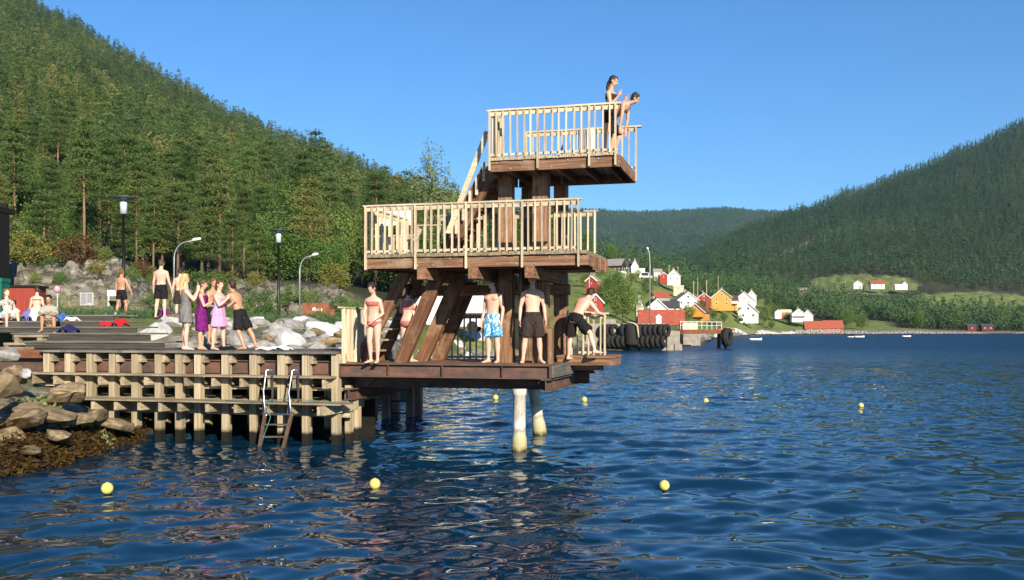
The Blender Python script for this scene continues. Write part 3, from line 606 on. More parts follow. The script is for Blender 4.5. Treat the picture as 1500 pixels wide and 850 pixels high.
# ---------------------------------------------------------------- diving tower and pier frame
YAW = R(-15); P0 = Vector((.14, 19.82, 0)); cY, sY = math.cos(R(15)), math.sin(R(15))
def T(x, y, v):
    """tower-frame (u, z) of the photo point (x, y) on the plane that lies v metres behind the tower's front"""
    a = (x - 750) / F; D = (v + P0.x * sY + P0.y * cY) / (a * sY + cY); dx, dy = a * D - P0.x, D - P0.y
    return dx * cY - dy * sY, CH + (HY - y) / F * D
def U(x, v): return T(x, 482, v)[0]
def L2W(u, v, z=0): return Vector((P0.x + u * cY + v * sY, P0.y - u * sY + v * cY, z))
tower = empty('diving_tower', (P0.x, P0.y, 0), YAW, 'three level brown timber diving tower with pale railings standing over the water', 'diving tower')
def TB(name, mat, parent=tower, **k): return lambda mb: mb.build(name, M[mat], parent, **k)
ZB, V1, V2_ = 1.80, -.30, .30                                  # base deck height, front planes of the two upper platforms
uL, uR = U(497, 0), U(806, 0)
z1 = T(690, 370, V1)[1]; z2 = T(812, 227.5, V2_)[1]              # deck heights of the upper platforms
NB = [0]
def railing(p, q, zd, h, posts, parent, drop=0.0, step=.15, bal=True, low=.06, toplen=(.06, .06), name='railing', bw=.064, under=True, shade=False):
    """railing from p to q (u, v): top rail part with posts and balusters as its sub-parts"""
    P, Q = Vector((*p, 0)), Vector((*q, 0)); d = (Q - P).normalized(); n = Vector((d.y, -d.x, 0)); L = (Q - P).length; ax = 'x' if abs(d.x) > .5 else 'y'; mb = MB()
    mb.beam(P - d * toplen[0] + Vector((0, 0, zd + h)), Q + d * toplen[1] + Vector((0, 0, zd + h)), .125, .036)
    if under: mb.beam(P + n * .012 + Vector((0, 0, zd + h - .068)), Q + n * .012 + Vector((0, 0, zd + h - .068)), .034, .095)
    r = mb.build(name, M['rail_' + ax], parent)
    if low: MB().beam(P + Vector((0, 0, zd + low)), Q + Vector((0, 0, zd + low)), .034, .05).build('bottom_rail', M['rail_' + ax], r)
    for f in posts:
        c = P + d * L * f + n * .048
        MB().beam(c + Vector((0, 0, zd - drop)), c + Vector((0, 0, zd + h - .02)), .072, .036, d if ax == 'x' else d).build('post', M['rail_z'], r)
    k = int(round(L / step)); rows = MB()
    for i in range(1, k):
        f = i / k
        if min(abs(f - g) for g in posts) * L < step * .55: continue
        c = P + d * L * f + n * .044 + d * random.uniform(-.012, .012); w = bw * random.uniform(.88, 1.08); tl = d * random.uniform(-.010, .010)
        if shade or NB[0] >= 98: rows.beam(c + Vector((0, 0, zd + .01)), c + Vector((0, 0, zd + h - .03)), w, .026, d)
        else:
            MB().beam(c + Vector((0, 0, zd + random.uniform(-.01, .02))), c + tl + Vector((0, 0, zd + h - .03)), w, .026, d).build('baluster', M['rail_z'], r); NB[0] += 1
    if rows.v: rows.build('baluster_row', M['rail_z'], r)['kind'] = 'stuff'
    return r
def planks(mb, u0, u1, v0, v1, z, th=.04, along='v', w=.12, gap=.008, jit=.02):
    a0, a1 = (u0, u1) if along == 'v' else (v0, v1); n = max(1, int((a1 - a0) / (w + gap)))
    w = (a1 - a0) / n - gap
    for i in range(n):
        s = a0 + i * (w + gap); e = random.uniform(-jit, 0); dz = random.uniform(-.004, .004)
        if along == 'v': mb.box((s, v0 + e, z - th + dz), (s + w, v1, z + dz))
        else: mb.box((u0 + e, s, z - th + dz), (u1 - e, s + w, z + dz))
# piles
def pile(p0, p1, r):
    p0, p1 = Vector(p0), Vector(p1); pts, rr = [], []
    for f, k in ((0, 1.22), (.42, 1.20), (.60, 1.18), (.64, 1.12), (.66, .98), (.8, .96), (.95, .97), (.955, 1.1), (1, 1.1)): pts.append(p0.lerp(p1, f)); rr.append(r * k)
    return MB().tube(pts, rr, 20).build('pile', M['pile'], tower, True)
t = NT('white_concrete_pile'); n = t.noise(t.coord('Object', (3, 3, 1)), 2, 8, .7); sx = t.new('ShaderNodeSeparateXYZ'); t.lk(t.coord('Object'), sx.inputs[0])
col = t.ramp(n, [(.35, (.22, .19, .13)), (.47, (.50, .46, .37)), (.65, (.66, .62, .53))])
alg = t.ramp(t.math('MULTIPLY_ADD', n, .35, t.math('MULTIPLY', sx.outputs[2], 1.0)), [(.18, (.05, .045, .02)), (.28, (.40, .36, .18)), (.55, (.48, .44, .30)), (.62, (.30, .27, .2)), (.7, (.66, .63, .55))])
col = t.mix(t.ramp(sx.outputs[2], [(.55, (1, 1, 1)), (.75, (0, 0, 0))]), col, alg); t.bump(n, .3, .02); M['pile'] = t.set(col, .85, 0, .2)
pile((U(760, .12), .12, -1.5), (U(761, .12), .12, 1.3), .135)
a = T(797, 634, 3.3); b = T(780, 566, 3.3); pile((a[0] + .12, 3.3, -1.5), (b[0], 3.3, 1.3), .14)
# base: steel frame
def ibeam(mb, p, q, h, w, tf=.022, tw=.014):
    p, q = Vector(p), Vector(q); up = Vector((0, 0, 1))
    mb.beam(p + up * (h / 2 - tf / 2), q + up * (h / 2 - tf / 2), w, tf); mb.beam(p - up * (h / 2 - tf / 2), q - up * (h / 2 - tf / 2), w, tf)
    mb.beam(p, q, tw, h - 2 * tf - .002)
hb = .29; mb = MB(); ibeam(mb, (uL, .09, ZB - hb / 2), (uR, .09, ZB - hb / 2), hb, .18)
for f in (.0, .24, .5, .78, .995): mb.box((uL + (uR - uL) * f, .0, ZB - hb + .024), (uL + (uR - uL) * f + .012, .08, ZB - .024))
mb.build('front_beam', M['steel'], tower)
mb = MB(); ibeam(mb, (uL + .1, .62, ZB - hb - .125), (uR - .05, .62, ZB - hb - .125), .24, .2)
ibeam(mb, (uL + .1, 3.1, ZB - hb - .125), (uR + .25, 3.1, ZB - hb - .125), .24, .2)
for f in (.0, .33): mb.add([(uL + .1 + f * 4.2, .50, ZB - hb - .002), (uL + .75 + f * 4.2, .50, ZB - hb - .002), (uL + .4 + f * 4.2, .5, ZB - hb - .24), (uL + .1 + f * 4.2, .56, ZB - hb - .002), (uL + .75 + f * 4.2, .56, ZB - hb - .002), (uL + .4 + f * 4.2, .56, ZB - hb - .24)], [(0, 1, 2), (5, 4, 3), (0, 3, 4, 1), (1, 4, 5, 2), (2, 5, 3, 0)])
mb.build('cross_beam', M['steel'], tower)
mb = MB(); ibeam(mb, (uR - .1, .0, ZB - hb - .127), (uR - .1, 3.35, ZB - hb - .127), .25, .2); mb.build('side_beam', M['steel'], tower); mb = MB(); ibeam(mb, (uL + .12, .2, ZB - hb - .4), (uL + .12, 3.3, ZB - hb - .4), .25, .2)
mb.build('side_beam', M['steel'], tower); mb = MB(); ibeam(mb, (uR - .6, 3.36, ZB - .18), (uR + .32, 3.36, ZB - .18), .26, .2); mb.build('back_beam', M['steel'], tower)
MB().box((uR + .006, .10, ZB - .26), (uR + .05, 2.3, ZB + .0)).build('end_plank', M['grey_y'], tower)
mb = MB(); planks(mb, uL + .06, uR - .01, .19, 3.4, ZB + .005, .045, 'v', .14); mb.build('base_deck', M['brown_y'], tower)
mb = MB()
for f in (.06, .2, .35, .5, .65, .8, .94): mb.box((uL + (uR - uL) * f, .2, ZB - .2), (uL + (uR - uL) * f + .09, 3.3, ZB - .045))
mb.build('base_joists', M['brown_y'], tower)
# columns
def column(px, pv, zb, zt, w=.31, d=.26, parent=tower):
    u = U(px, pv); return MB().box((u - w / 2, pv - d / 2, zb), (u + w / 2, pv + d / 2, zt)).build('column', M['brown_z'], parent)
CV = 1.25
for px, pv, w in ((742, CV, .31), (793, CV, .34), (773, 2.85, .24), (822, 2.85, .30)): column(px, pv, ZB + .006, z2 - .05, w)
# cleats at the column feet and between
mb = MB(); u = U(806, .9); mb.box((u - .02, .75, ZB + .006), (u + .06, .95, ZB + .75)); u = U(764, 1.1); mb.box((u - .04, 1.0, ZB + .006), (u + .04, 1.16, ZB + 2.0)); mb.build('cleat', M['brown_z'], tower)
# raking braces
def rake(b, tp, v, w=.285, d=.17, name='brace', mat='brown_r'):
    (u0, z0), (u1, zt) = T(*b, v), T(*tp, v); zf = ZB + .006; k = (zf - z0) / (zt - z0); u0 += (u1 - u0) * k
    dv = Vector((u1 - u0, 0, zt - zf)).normalized(); h = w / abs(dv.z)           # cut level at both ends
    P = [(u0 - h / 2, zf), (u0 + h / 2, zf), (u1 + h / 2, zt), (u1 - h / 2, zt)]
    V = [(p, v - d / 2, z) for p, z in P] + [(p, v + d / 2, z) for p, z in P]
    return MB().add(V, [(0, 1, 2, 3), (7, 6, 5, 4), (0, 4, 5, 1), (1, 5, 6, 2), (2, 6, 7, 3), (3, 7, 4, 0)]).build(name, M[mat], tower)
rake((588, 531), (641, 406), .62); rake((617, 531), (671, 410), 1.55); rake((641, 531), (690, 414), 2.4)
# lower stair
s0 = rake((526, 531), (592, 404), .95, .26, .08, 'stair_stringer'); rake((556, 531), (614, 404), 2.0, .26, .08, 'stair_stringer')
ub, zb_ = T(526, 531, .95); ut, zt_ = T(592, 404, .95)
for i in range(1, 9):
    f = i / 9; u = ub + (ut - ub) * f; z = ZB + (z1 - .1 - ZB) * f
    MB().box((u - .1, 1.0, z - .02), (u + .2, 1.95, z + .02)).build('stair_tread', M['pier_y'], tower)
# platform one
pL, pR = U(537, V1), U(848, V1); VB1 = 1.75
p1 = MB(); pF = U(862, V1); planks(p1, pL, pF, V1 - .05, 1.9, z1, .07, 'v', .14); planks(p1, pL, U(800, 2), 1.91, 3.0, z1, .07, 'v', .14); P1 = p1.build('middle_platform', M['pier_y'], tower)
fb = MB().box((pL, V1, z1 - .30), (pF, V1 + .05, z1 - .072))
for k in range(14): fb.lathe([(0, -.012), (.02, -.012), (.02, -.001), (0, -.001)], (pL + .12 + (pF - pL - .2) * k / 13 + random.uniform(-.05, .05), V1, z1 - random.choice((.12, .25))), 8, 1, 'y')
fb.build('fascia', [M['brown_x'], M['galv']], P1)
MB().box((pF - .06, V1 + .052, z1 - .30), (pF - .01, 1.85, z1 - .072)).build('fascia', M['brown_y'], P1)
MB().box((pL - .05, V1 + .05, z1 - .30), (pL - .002, 3.0, z1 - .072)).build('fascia', M['brown_y'], P1)
for px in (618, 693, 776):
    u = U(px, V1); MB().box((u - .1, V1 - .02 if px < 800 else .4, z1 - .54), (u + .1, 3.0, z1 - .305)).build('joist', M['brown_y'], P1)
mb = MB()
for v in (.55, 1.52, 2.4): mb.box((pL + .05, v - .08, z1 - .29), (pR - .06, v + .08, z1 - .075))
mb.box((U(600, 2.3), 2.2, z1 - .8), (U(835, 2.3), 2.36, z1 - .56)); mb.build('bearer', M['brown_x'], P1)
for v in (V1 + .55, V1 + 1.2, V1 + 1.95): MB().box((pF - .01, v, z1 - .33), (pF + .05, v + .1, z1 - .072)).build('bracket', M['brown_z'], P1)
railing((pL, V1), (pR, V1), z1, 1.03, (0, .245, .487, .747, 1), tower, .33)
u0 = U(645, VB1); u1 = U(872, VB1); railing((u0, VB1), (u1, VB1), z1, 1.03, (0, .3, .62, 1), tower, .05)
railing((pL + .02, V1 + .08), (pL + .02, 1.9), z1, 1.0, (0, .5, 1), tower, .2, .3, name='railing')
# stair-head guard and the pale boarded panel on the left
mb = MB(); ua, za = T(553, 304, 1.95); ub2, zb2 = T(604, 330, 1.95)
for i in range(6):
    w = (ub2 - ua) / 6; mb.box((ua + i * w, 1.93, zb2), (ua + (i + 1) * w - .012, 1.955, za))
mb.build('boarded_panel', M['white'], P1)
railing((U(553, 2.0), 2.0), (U(604, 2.0), 2.0), z1, .62, (0, 1), tower, .0, .15, name='stair_guard', shade=True)
railing((U(613, 1.4), 1.4), (U(643, 1.4), 1.4), z1, .78, (0, 1), tower, .0, .17, name='stair_guard', under=False, shade=True)
mb = MB(); a, b = T(596, 374, 1.0), T(616, 335, 1.0); mb.beam((a[0], 1.0, z1), (b[0], 1.0, b[1]), .05, .1); mb.build('stair_handrail', M['rail_x'], P1)
# platform two
tL, tR = U(718, V2_), U(905, V2_); VB2 = 2.65
p2 = MB(); planks(p2, tL, tR, V2_ - .03, VB2 + .05, z2, .06, 'v', .14); P2 = p2.build('top_platform', M['pier_y'], tower)
fb = MB().box((tL, V2_, z2 - .29), (tR, V2_ + .05, z2 - .062))
for k in range(9): fb.lathe([(0, -.012), (.02, -.012), (.02, -.001), (0, -.001)], (tL + .1 + (tR - tL - .2) * k / 8 + random.uniform(-.05, .05), V2_, z2 - random.choice((.11, .24))), 8, 1, 'y')
fb.build('fascia', [M['brown_x'], M['galv']], P2)
MB().box((tR + .002, V2_ + .0, z2 - .29), (tR + .05, VB2, z2 - .047)).build('fascia', M['brown_y'], P2)
MB().box((tL - .05, V2_ + .05, z2 - .29), (tL - .002, VB2, z2 - .047)).build('fascia', M['brown_y'], P2)
mb = MB()
for f in (.1, .3, .5, .7, .9): mb.box((tL + (tR - tL) * f, V2_ + .06, z2 - .26), (tL + (tR - tL) * f + .07, VB2, z2 - .065))
mb.box((tL + .02, VB2 + .0, z2 - .285), (tR, VB2 + .045, z2 - .065)); mb.build('joists', M['brown_y'], P2)
railing((tL, V2_), (tR, V2_), z2, 1.0, (0, .385, .785, .985), tower, .27)
ub3 = U(772, VB2); ue = U(932, VB2); railing((ub3, VB2), (ue, VB2), z2, 1.0, (0, .33, .66, 1), tower, .25, toplen=(.06, .12))
railing((tL + .02, V2_ + .05), (tL + .02, V2_ + .75), z2, 1.0, (0, 1), tower, .2, .16)
# upper stair between the platforms
us0, us1 = U(652, 1.0), tL - .02
for v in (.75, 1.75):
    MB().beam((us0, v, z1 + .02), (us1, v, z2 - .12), .08, .28, (0, 1, 0)).build('stair_stringer', M['brown_x'], tower) if False else None
def slope_plank(u0, z0, u1, zt, v, w, d, name, mat):
    h = w; P = [(u0 - h / 2, z0), (u0 + h / 2, z0), (u1 + h / 2, zt), (u1 - h / 2, zt)]
    V = [(p, v - d / 2, z) for p, z in P] + [(p, v + d / 2, z) for p, z in P]
    return MB().add(V, [(0, 1, 2, 3), (7, 6, 5, 4), (0, 4, 5, 1), (1, 5, 6, 2), (2, 6, 7, 3), (3, 7, 4, 0)]).build(name, M[mat], tower)
ua, _ = T(660, 300, 1.0); ub4, _ = T(723, 240, 1.0)
sa = T(700, 292, .95); sb = T(722, 250, .95); slp = (sb[1] - sa[1]) / (sb[0] - sa[0]); u_t = sb[0] - .03; z_t = z2 - .06; u_b = u_t - (z_t - z1) / slp
for v in (.95, 1.85): slope_plank(u_b, z1 + .002, u_t, z_t, v, .42, .08, 'stair_stringer', 'brown_r')
for i in range(1, 9):
    f = i / 9; u = u_b + (u_t - u_b) * f; z = z1 + (z_t - z1) * f; MB().box((u - .12, 1.0, z - .02), (u + .12, 1.8, z + .02)).build('stair_tread', M['brown_y'], tower)
ha, hb2 = T(664, 297, .78), T(714, 193, .78); sl2 = (hb2[1] - ha[1]) / (hb2[0] - ha[0]); mb = MB()
u_0 = ha[0] - .12; mb.beam((u_0, .78, ha[1] - .35 * sl2), (hb2[0], .78, hb2[1]), .04, .13, (0, 1, 0)) if False else mb.beam((u_0, .78, ha[1] - .35 * sl2), (hb2[0], .78, hb2[1]), .045, .12)
for f in (.2, .38, .55, .72, .9):
    u = u_0 + (hb2[0] - u_0) * f; z = ha[1] - .35 * sl2 + (hb2[0] - u_0) * f * sl2; zb5 = max(z1, z1 + (u - u_b) * slp - .1); mb.box((u - .03, .79, zb5), (u + .03, .815, z - .03))
mb.build('stair_railing', M['rail_x'], tower)
# base railings
railing((U(645, 3.3), 3.3), (U(735, 3.3), 3.3), ZB, 1.12, (0, .5, 1), tower, .1, .16, shade=True)
railing((U(745, 3.3), 3.3), (U(800, 3.3), 3.3), ZB, 1.12, (0, 1), tower, .1, .16, shade=True)
railing((uL + .03, .05), (uL + .03, 1.25), ZB + .02, 1.20, (0, 1), tower, .02, .2, low=.16, bw=.1)
MB().box((uL + .01, .22, ZB + .01), (uL + .05, 1.2, ZB + .15)).build('toe_board', M['pier_y'], tower)
# side platform on the right
vS = 1.75; zS = T(860, 521, vS)[1]; a0, a1 = U(832, vS), U(899, vS)
mb = MB(); planks(mb, a0 - .25, a1, vS, vS + 1.1, zS, .045, 'u', .14); mb.box((a0 - .25, vS + .03, zS - .22), (a1 - .01, vS + .08, zS - .05)); mb.box((a1 - .05, vS + .085, zS - .22), (a1 - .01, vS + 1.08, zS - .05))
mb.box((uR - .4, vS + .3, zS - .34), (a1 - .3, vS + .45, zS - .225)); mb.box((uR - .3, vS + .3, ZB - .1), (uR + .0, vS + .45, zS - .34)); SP = mb.build('side_platform', M['brown_x'], tower)
railing((U(838, vS + .35), vS + .35), (U(888, vS + .35), vS + .35), zS, .94, (0, .97), tower, .0, .13)
# towels over the back rail of the top platform
def drape(name, mat, u0, u1, v, z, drop, label, cat='towel', group=None, seed=0):
    rng = np.random.default_rng(seed); n, k = 14, 16; V = []; Fc = []
    for i in range(n + 1):
        for j in range(k + 1):
            s = (j / k) * 2 - 1; u = u0 + (u1 - u0) * i / n; dr = abs(s) * drop * (1 + .12 * math.sin(i * 1.3 + (s > 0)))
            vv = v + (.075 if abs(s) > .12 else .075 * abs(s) / .12) * (1 if s > 0 else -1) + .02 * math.sin(i * 1.7 + s * 3)
            V.append((u, vv, z + .03 - max(0, dr - .03)))
    for i in range(n):
        for j in range(k): a = i * (k + 1) + j; Fc.append((a, a + 1, a + k + 2, a + k + 1))
    me = bpy.data.meshes.new(name); me.from_pydata(V, [], Fc); me.polygons.foreach_set('use_smooth', [True] * len(Fc))
    o = link(name, me, M[mat]); o.location = (P0.x, P0.y, 0); o.rotation_euler = (0, 0, YAW); tag(o, label, cat, group); sol = o.modifiers.new('thick', 'SOLIDIFY'); sol.thickness = .012; return o
for nm, c in (('cloth_white', (.78, .77, .74)), ('cloth_grey', (.28, .29, .31)), ('cloth_red', (.50, .02, .03)), ('cloth_navy', (.02, .022, .09)), ('cloth_blue', (.06, .14, .42)), ('cloth_pale', (.5, .5, .46)), ('cloth_violet', (.16, .16, .42)), ('cloth_black', (.014, .014, .016))):
    M[nm] = m_plain('woven_' + nm, c, tuple(v * .8 for v in c), 40, .95, 0, .1, .25, 0, .004)
drape('towel', 'cloth_grey', U(849, VB2), U(860, VB2), VB2, z2 + 1.0, .62, 'dark grey towel hung over the back rail of the top platform', seed=1)
drape('towel', 'cloth_white', U(861, VB2), U(873, VB2), VB2, z2 + 1.0, .66, 'white towel hung over the back rail of the top platform', seed=2)

# ---------------------------------------------------------------- pier
pier = empty('pier', (P0.x, P0.y, 0), YAW, 'long weathered timber pier of stacked joists and square posts at the water', 'pier')
ZP = 2.05; pl = U(60, 0); pr = uL - .03
mb = MB(); planks(mb, pl, pr, -.06, 3.0, ZP, .045, 'v', .145); mb.build('deck', M['grey_y'], pier)
MB().box((pl + .02, -.075, ZP - .05), (pr, -.062, ZP - .003)).build('edge_board', M['grey_x'], pier)
pxs = [70, 101, 133, 166, 199, 233, 263, 291, 331, 372, 413, 449, 492]
for i, px in enumerate(pxs):
    u = U(px, .05); e = random.uniform(-.01, .01); zt = ZP - .05
    MB().box((u - .085, .0, 1.50 if px < 90 else -1.0), (u + .085, .16, zt)).build('post', M['post'], pier)
    mb = MB()
    mb.box((u + .088, .03, ZP - .27), (u + .17, 2.9, ZP - .052)); mb.box((u - .18, -.26, 1.26 + e), (u - .09, 2.2, 1.475)); 
    if px > 90: mb.box((u - .19, -.48, .70 + e), (u - .095, 1.8, .915))
    mb.lathe([(0, 0), (.028, 0), (.028, .02), (0, .02)], (u + .171, .13, ZP - .16), 8, 1, 'x'); mb.build('joist', [M['pier_y'], M['galv']], pier)
    if px > 120:
        ub6 = u - .16; MB().box((ub6, 1.25, -1), (ub6 + .16, 1.41, 1.25)).build('rear_post', M['post'], pier)
mb = MB(); mb.box((U(50, -.28), -.32, 1.48), (pr - .02, -.02, 1.52)); planks(mb, U(50, .3), pr - .02, .17, 1.9, 1.515, .035, 'u', .14); mb.build('ledge', M['pier_x'], pier)
mb = MB(); planks(mb, U(110, .3), pr + .1, .17, 1.9, .95, .035, 'u', .14); mb.box((U(74, -.5), -.55, .92), (U(500, -.5), -.30, .955)); mb.box((U(78, -.5), -.29, .92), (U(505, -.5), -.02, .955)); mb.build('ledge', M['pier_x'], pier)
mb = MB(); mb.box((U(50, .3), .2, 1.18), (pr, .28, 1.255)); mb.box((U(80, .3), .2, .60), (pr + .2, .28, .695)); mb.build('waler', M['pier_x'], pier)
u = U(508, .35); MB().box((u - .07, .4, -1), (u + .07, .55, 1.3)).build('post', M['post'], pier)
a, b = T(473, 606, -.5), T(519, 590, .6); MB().beam((a[0], -.52, .82), (b[0] + .05, .62, .86), .1, .24).build('end_beam', M['pier_x'], pier)
mb = MB(); ibeam(mb, (U(-60, .27), .27, ZP - .36), (pr, .27, ZP - .36), .3, .14); mb.build('steel_beam', M['steel'], pier)
MB().box((U(-60, .1), .06, ZP - .20), (U(62, .1), .16, ZP - .0)).build('rusty_beam', M['rust'], pier)
MB().box((U(80, 2), 2.0, -1.2), (pr, 2.06, ZP - .32)).build('shade_boarding', M['shadewood'], pier)  # added black sheet that paints the shade between the pier tiers
# old piles of the pier's far side, standing in shade beyond the tower
old = empty('old_piles', (P0.x, P0.y, 0), YAW, 'row of dark old timber piles under a low beam behind the tower', 'piles')
for px, v in ((534, 6.0), (547, 7.2), (566, 6.2), (580, 7.4), (601, 6.4), (613, 7.6)):
    u = U(px, v); MB().box((u - .1, v - .1, -1), (u + .1, v + .1, 1.25)).build('pile', M['brown_z'], old)
MB().box((U(520, 6.3), 6.0, .95), (U(632, 6.3), 6.35, 1.35)).build('cap_beam', M['brown_x'], old)
mb = MB(); u = U(573, 6.8); mb.tube([(u, 6.8, -.6), (u, 6.8, 1.1)], .03, 6); u2 = U(600, 6.8); mb.tube([(u2, 6.8, -.6), (u2, 6.8, 1.1)], .03, 6)
for z in (.1, .45, .8): mb.tube([(u, 6.8, z), (u2, 6.8, z)], .025, 6)
mb.build('rung_frame', M['black'], old)
# bleachers
bl = empty('wooden_bleachers', (P0.x, P0.y, 0), YAW, 'five broad grey timber steps rising behind the left part of the pier', 'bleachers')
STEP = []
for i, (v, zt, zb7, xl, xr) in enumerate(((.85, 2.25, 2.06, 38, 240), (1.5, 2.45, 2.25, 18, 220), (2.15, 2.61, 2.45, -60, 200), (2.95, 2.77, 2.61, -90, 184), (3.75, 2.95, 2.77, -120, 167))):
    ul, ur = U(xl, v), U(xr, v); mb = MB(); w = .0
    vn = (1.5, 2.15, 2.95, 3.75, 4.7)[i]
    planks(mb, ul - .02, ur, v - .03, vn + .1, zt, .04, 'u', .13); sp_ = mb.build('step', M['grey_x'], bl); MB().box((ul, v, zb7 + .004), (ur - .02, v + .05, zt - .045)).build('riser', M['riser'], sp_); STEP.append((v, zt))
mb = MB()
for k, (px, v, z0, zt) in enumerate(((-10, .5, 1.7, 2.1), (5, .9, 2.0, 2.2), (20, 1.3, 2.05, 2.4))):
    u = U(px, v); mb.box((u, v, zt - .06), (u + .9, v + .7, zt)); mb.box((u, v + .02, z0 - .1), (u + .12, v + .2, zt - .062)); mb.box((u + .7, v + .02, z0 - .1), (u + .85, v + .2, zt - .062))
mb.build('support', M['pier_x'], bl)
M['lad'] = m_rust('dull_brown_steel', (.14, .085, .055), (.20, .12, .075), (.08, .06, .045))
# swimming ladder
lad = empty('swimming_ladder', (P0.x, P0.y, 0), YAW, 'swimming ladder with curved shiny handrails leading from the pier into the water', 'ladder')
vL = -.66; vt = -.6
def TP(x, y, v): u, z = T(x, y, v); return Vector((u, v, z))
for sgn, (A, B, Cc, Dd) in enumerate((((388, 608), (386, 573), (393, 541), (399, 590)), ((426, 608), (423, 575), (431, 541), (437, 590)))):
    p = [TP(*A, vL), TP(*B, vL), TP(*Cc, vL + .12), TP(*Dd, vL + .34)]; p[3].z = .96
    top = [p[2] + Vector((-.035, -.02, -.03)), p[2] + Vector((.0, .03, .0)), p[2] + Vector((.045, .1, -.05))]
    MB().tube([p[0] + Vector((.06, 0, 0)), p[0], p[1], top[0], top[1], top[2], p[3]], .021, 8).build('handrail', M['stainless'], lad, True)
for A, B in (((389, 604), (378, 668)), ((428, 604), (412, 668))):
    a, b = TP(*A, vL), TP(*B, vL); b = a + (b - a) * 1.25; MB().beam(a, b, .05, .07, (1, 0, 0)).build('side_rail', M['lad'], lad)
for y, x0, x1, mt in ((607, 389, 427, 'stainless'), (622, 386, 424, 'rust'), (640, 383, 420, 'rust'), (657, 379, 415, 'rust')):
    MB().beam(TP(x0, y, vL), TP(x1, y, vL), .09 if mt == 'rust' else .03, .028).build('rung', M['lad' if mt == 'rust' else mt], lad)
M['rope'] = m_plain('teal_rope', (.07, .24, .24), (.05, .17, .17), 30, .9)
mb = MB(); pts = [TP(330 + 22 * k, 587 + 2.2 * math.sin(k * 1.1), -.57) for k in range(9)]
for p in pts: p.z = max(p.z, .965)
mb.tube(pts, .009, 6); g = [TP(393, 590, -.7), TP(396, 612, -.72), TP(386, 640, -.74), TP(381, 660, -.74)]; mb.tube(g, .009, 6); o = mb.build('rope', M['rope'], None, True); o.location = (P0.x, P0.y, 0); o.rotation_euler = (0, 0, YAW)
tag(o, 'teal rope strung along the lowest pier ledge by the ladder', 'rope')
# ---------------------------------------------------------------- people
def m_skin(name, c, tan=0):
    t = NT(name); n = t.noise(t.coord('Object'), 7, 4, .6); col = t.ramp(n, [(.3, tuple(v * q for v, q in zip(c, (.93, .86, .82)))), (.7, c)])
    r2 = t.noise(t.coord('Object', (1, 1, .8)), 3.2, 5, .65); col = t.mix(t.ramp(r2, [(.46, (0, 0, 0)), (.68, (.42, .42, .42))]), col, tuple(v * q for v, q in zip(c, (.95, .66, .56)))); t.set(col, .42, 0, .45); t.b.inputs['Subsurface Weight'].default_value = .12; t.b.inputs['Subsurface Radius'].default_value = (.02, .008, .004); t.bump(n, .08, .01); return t.m
M['skin_pale'] = m_skin('fair_skin', (.70, .47, .36)); M['skin_mid'] = m_skin('warm_skin', (.60, .37, .25)); M['skin_tan'] = m_skin('tanned_skin', (.50, .29, .18))
M['eye'] = m_plain('dark_eye', (.02, .015, .012), None, 9, .3); M['lip'] = m_plain('lips', (.42, .17, .14), None, 9, .5)
def m_hair(name, c, c2, r=.55):
    t = NT(name); n = t.noise(t.coord('Object', (60, 60, 6)), 1, 4, .6); t.bump(n, .6, .01); return t.set(t.ramp(n, [(.3, c2), (.7, c)]), r, 0, .4)
M['hair_dark'] = m_hair('dark_brown_hair', (.045, .025, .014), (.014, .009, .006)); M['hair_brown'] = m_hair('brown_hair', (.13, .07, .035), (.05, .028, .016))
M['hair_blond'] = m_hair('long_blond_hair', (.62, .45, .18), (.38, .25, .09)); M['hair_black'] = m_hair('black_hair', (.012, .010, .009), (.006, .005, .005), .4); M['hair_red'] = m_hair('reddish_hair', (.22, .09, .035), (.1, .04, .018))
def m_cloth(name, c, c2=None, pat=None, scale=12):
    t = NT(name); n = t.noise(t.coord('Object'), scale, 4, .6, 1.2 if pat else 0)
    if pat: col = t.ramp(n, pat)
    else: col = t.ramp(n, [(.3, c2 or tuple(v * .75 for v in c)), (.7, c)])
    f = t.noise(t.coord('Object', (3, 3, 1)), 9, 3, .5); t.bump(f, .5, .03); return t.set(col, .85, 0, .15)
M['c_black'] = m_cloth('black_swim_fabric', (.016, .016, .018)); M['c_char'] = m_cloth('dark_brown_shorts_fabric', (.045, .032, .03)); M['c_blue'] = m_cloth('blue_white_pattern', None, None, [(.42, (.78, .80, .80)), (.47, (.05, .32, .62)), (.53, (.03, .22, .50)), (.57, (.16, .55, .78)), (.62, (.78, .80, .80))], 5)
M['c_grey'] = m_cloth('grey_jersey', (.20, .20, .185)); M['c_purple'] = m_cloth('purple_towel', (.20, .02, .19), (.10, .008, .10)); M['c_pink'] = m_cloth('pale_pink_towel', (.66, .36, .56), (.56, .27, .46)); M['c_coral'] = m_cloth('coral_bikini', (.62, .15, .14)); M['c_white'] = m_cloth('white_towel', (.8, .78, .75))
M['c_towel'] = m_cloth('greyish_beige_towel', (.42, .40, .33)); M['c_teal'] = m_cloth('teal_band', (.05, .38, .40)); M['c_print'] = m_cloth('black_white_print', None, None, [(.45, (.01, .01, .012)), (.52, (.7, .7, .68))], 22); M['c_olive'] = m_cloth('dark_olive_swimsuit', (.045, .045, .025)); M['c_rust'] = m_cloth('faded_pink_top', (.55, .2, .17))

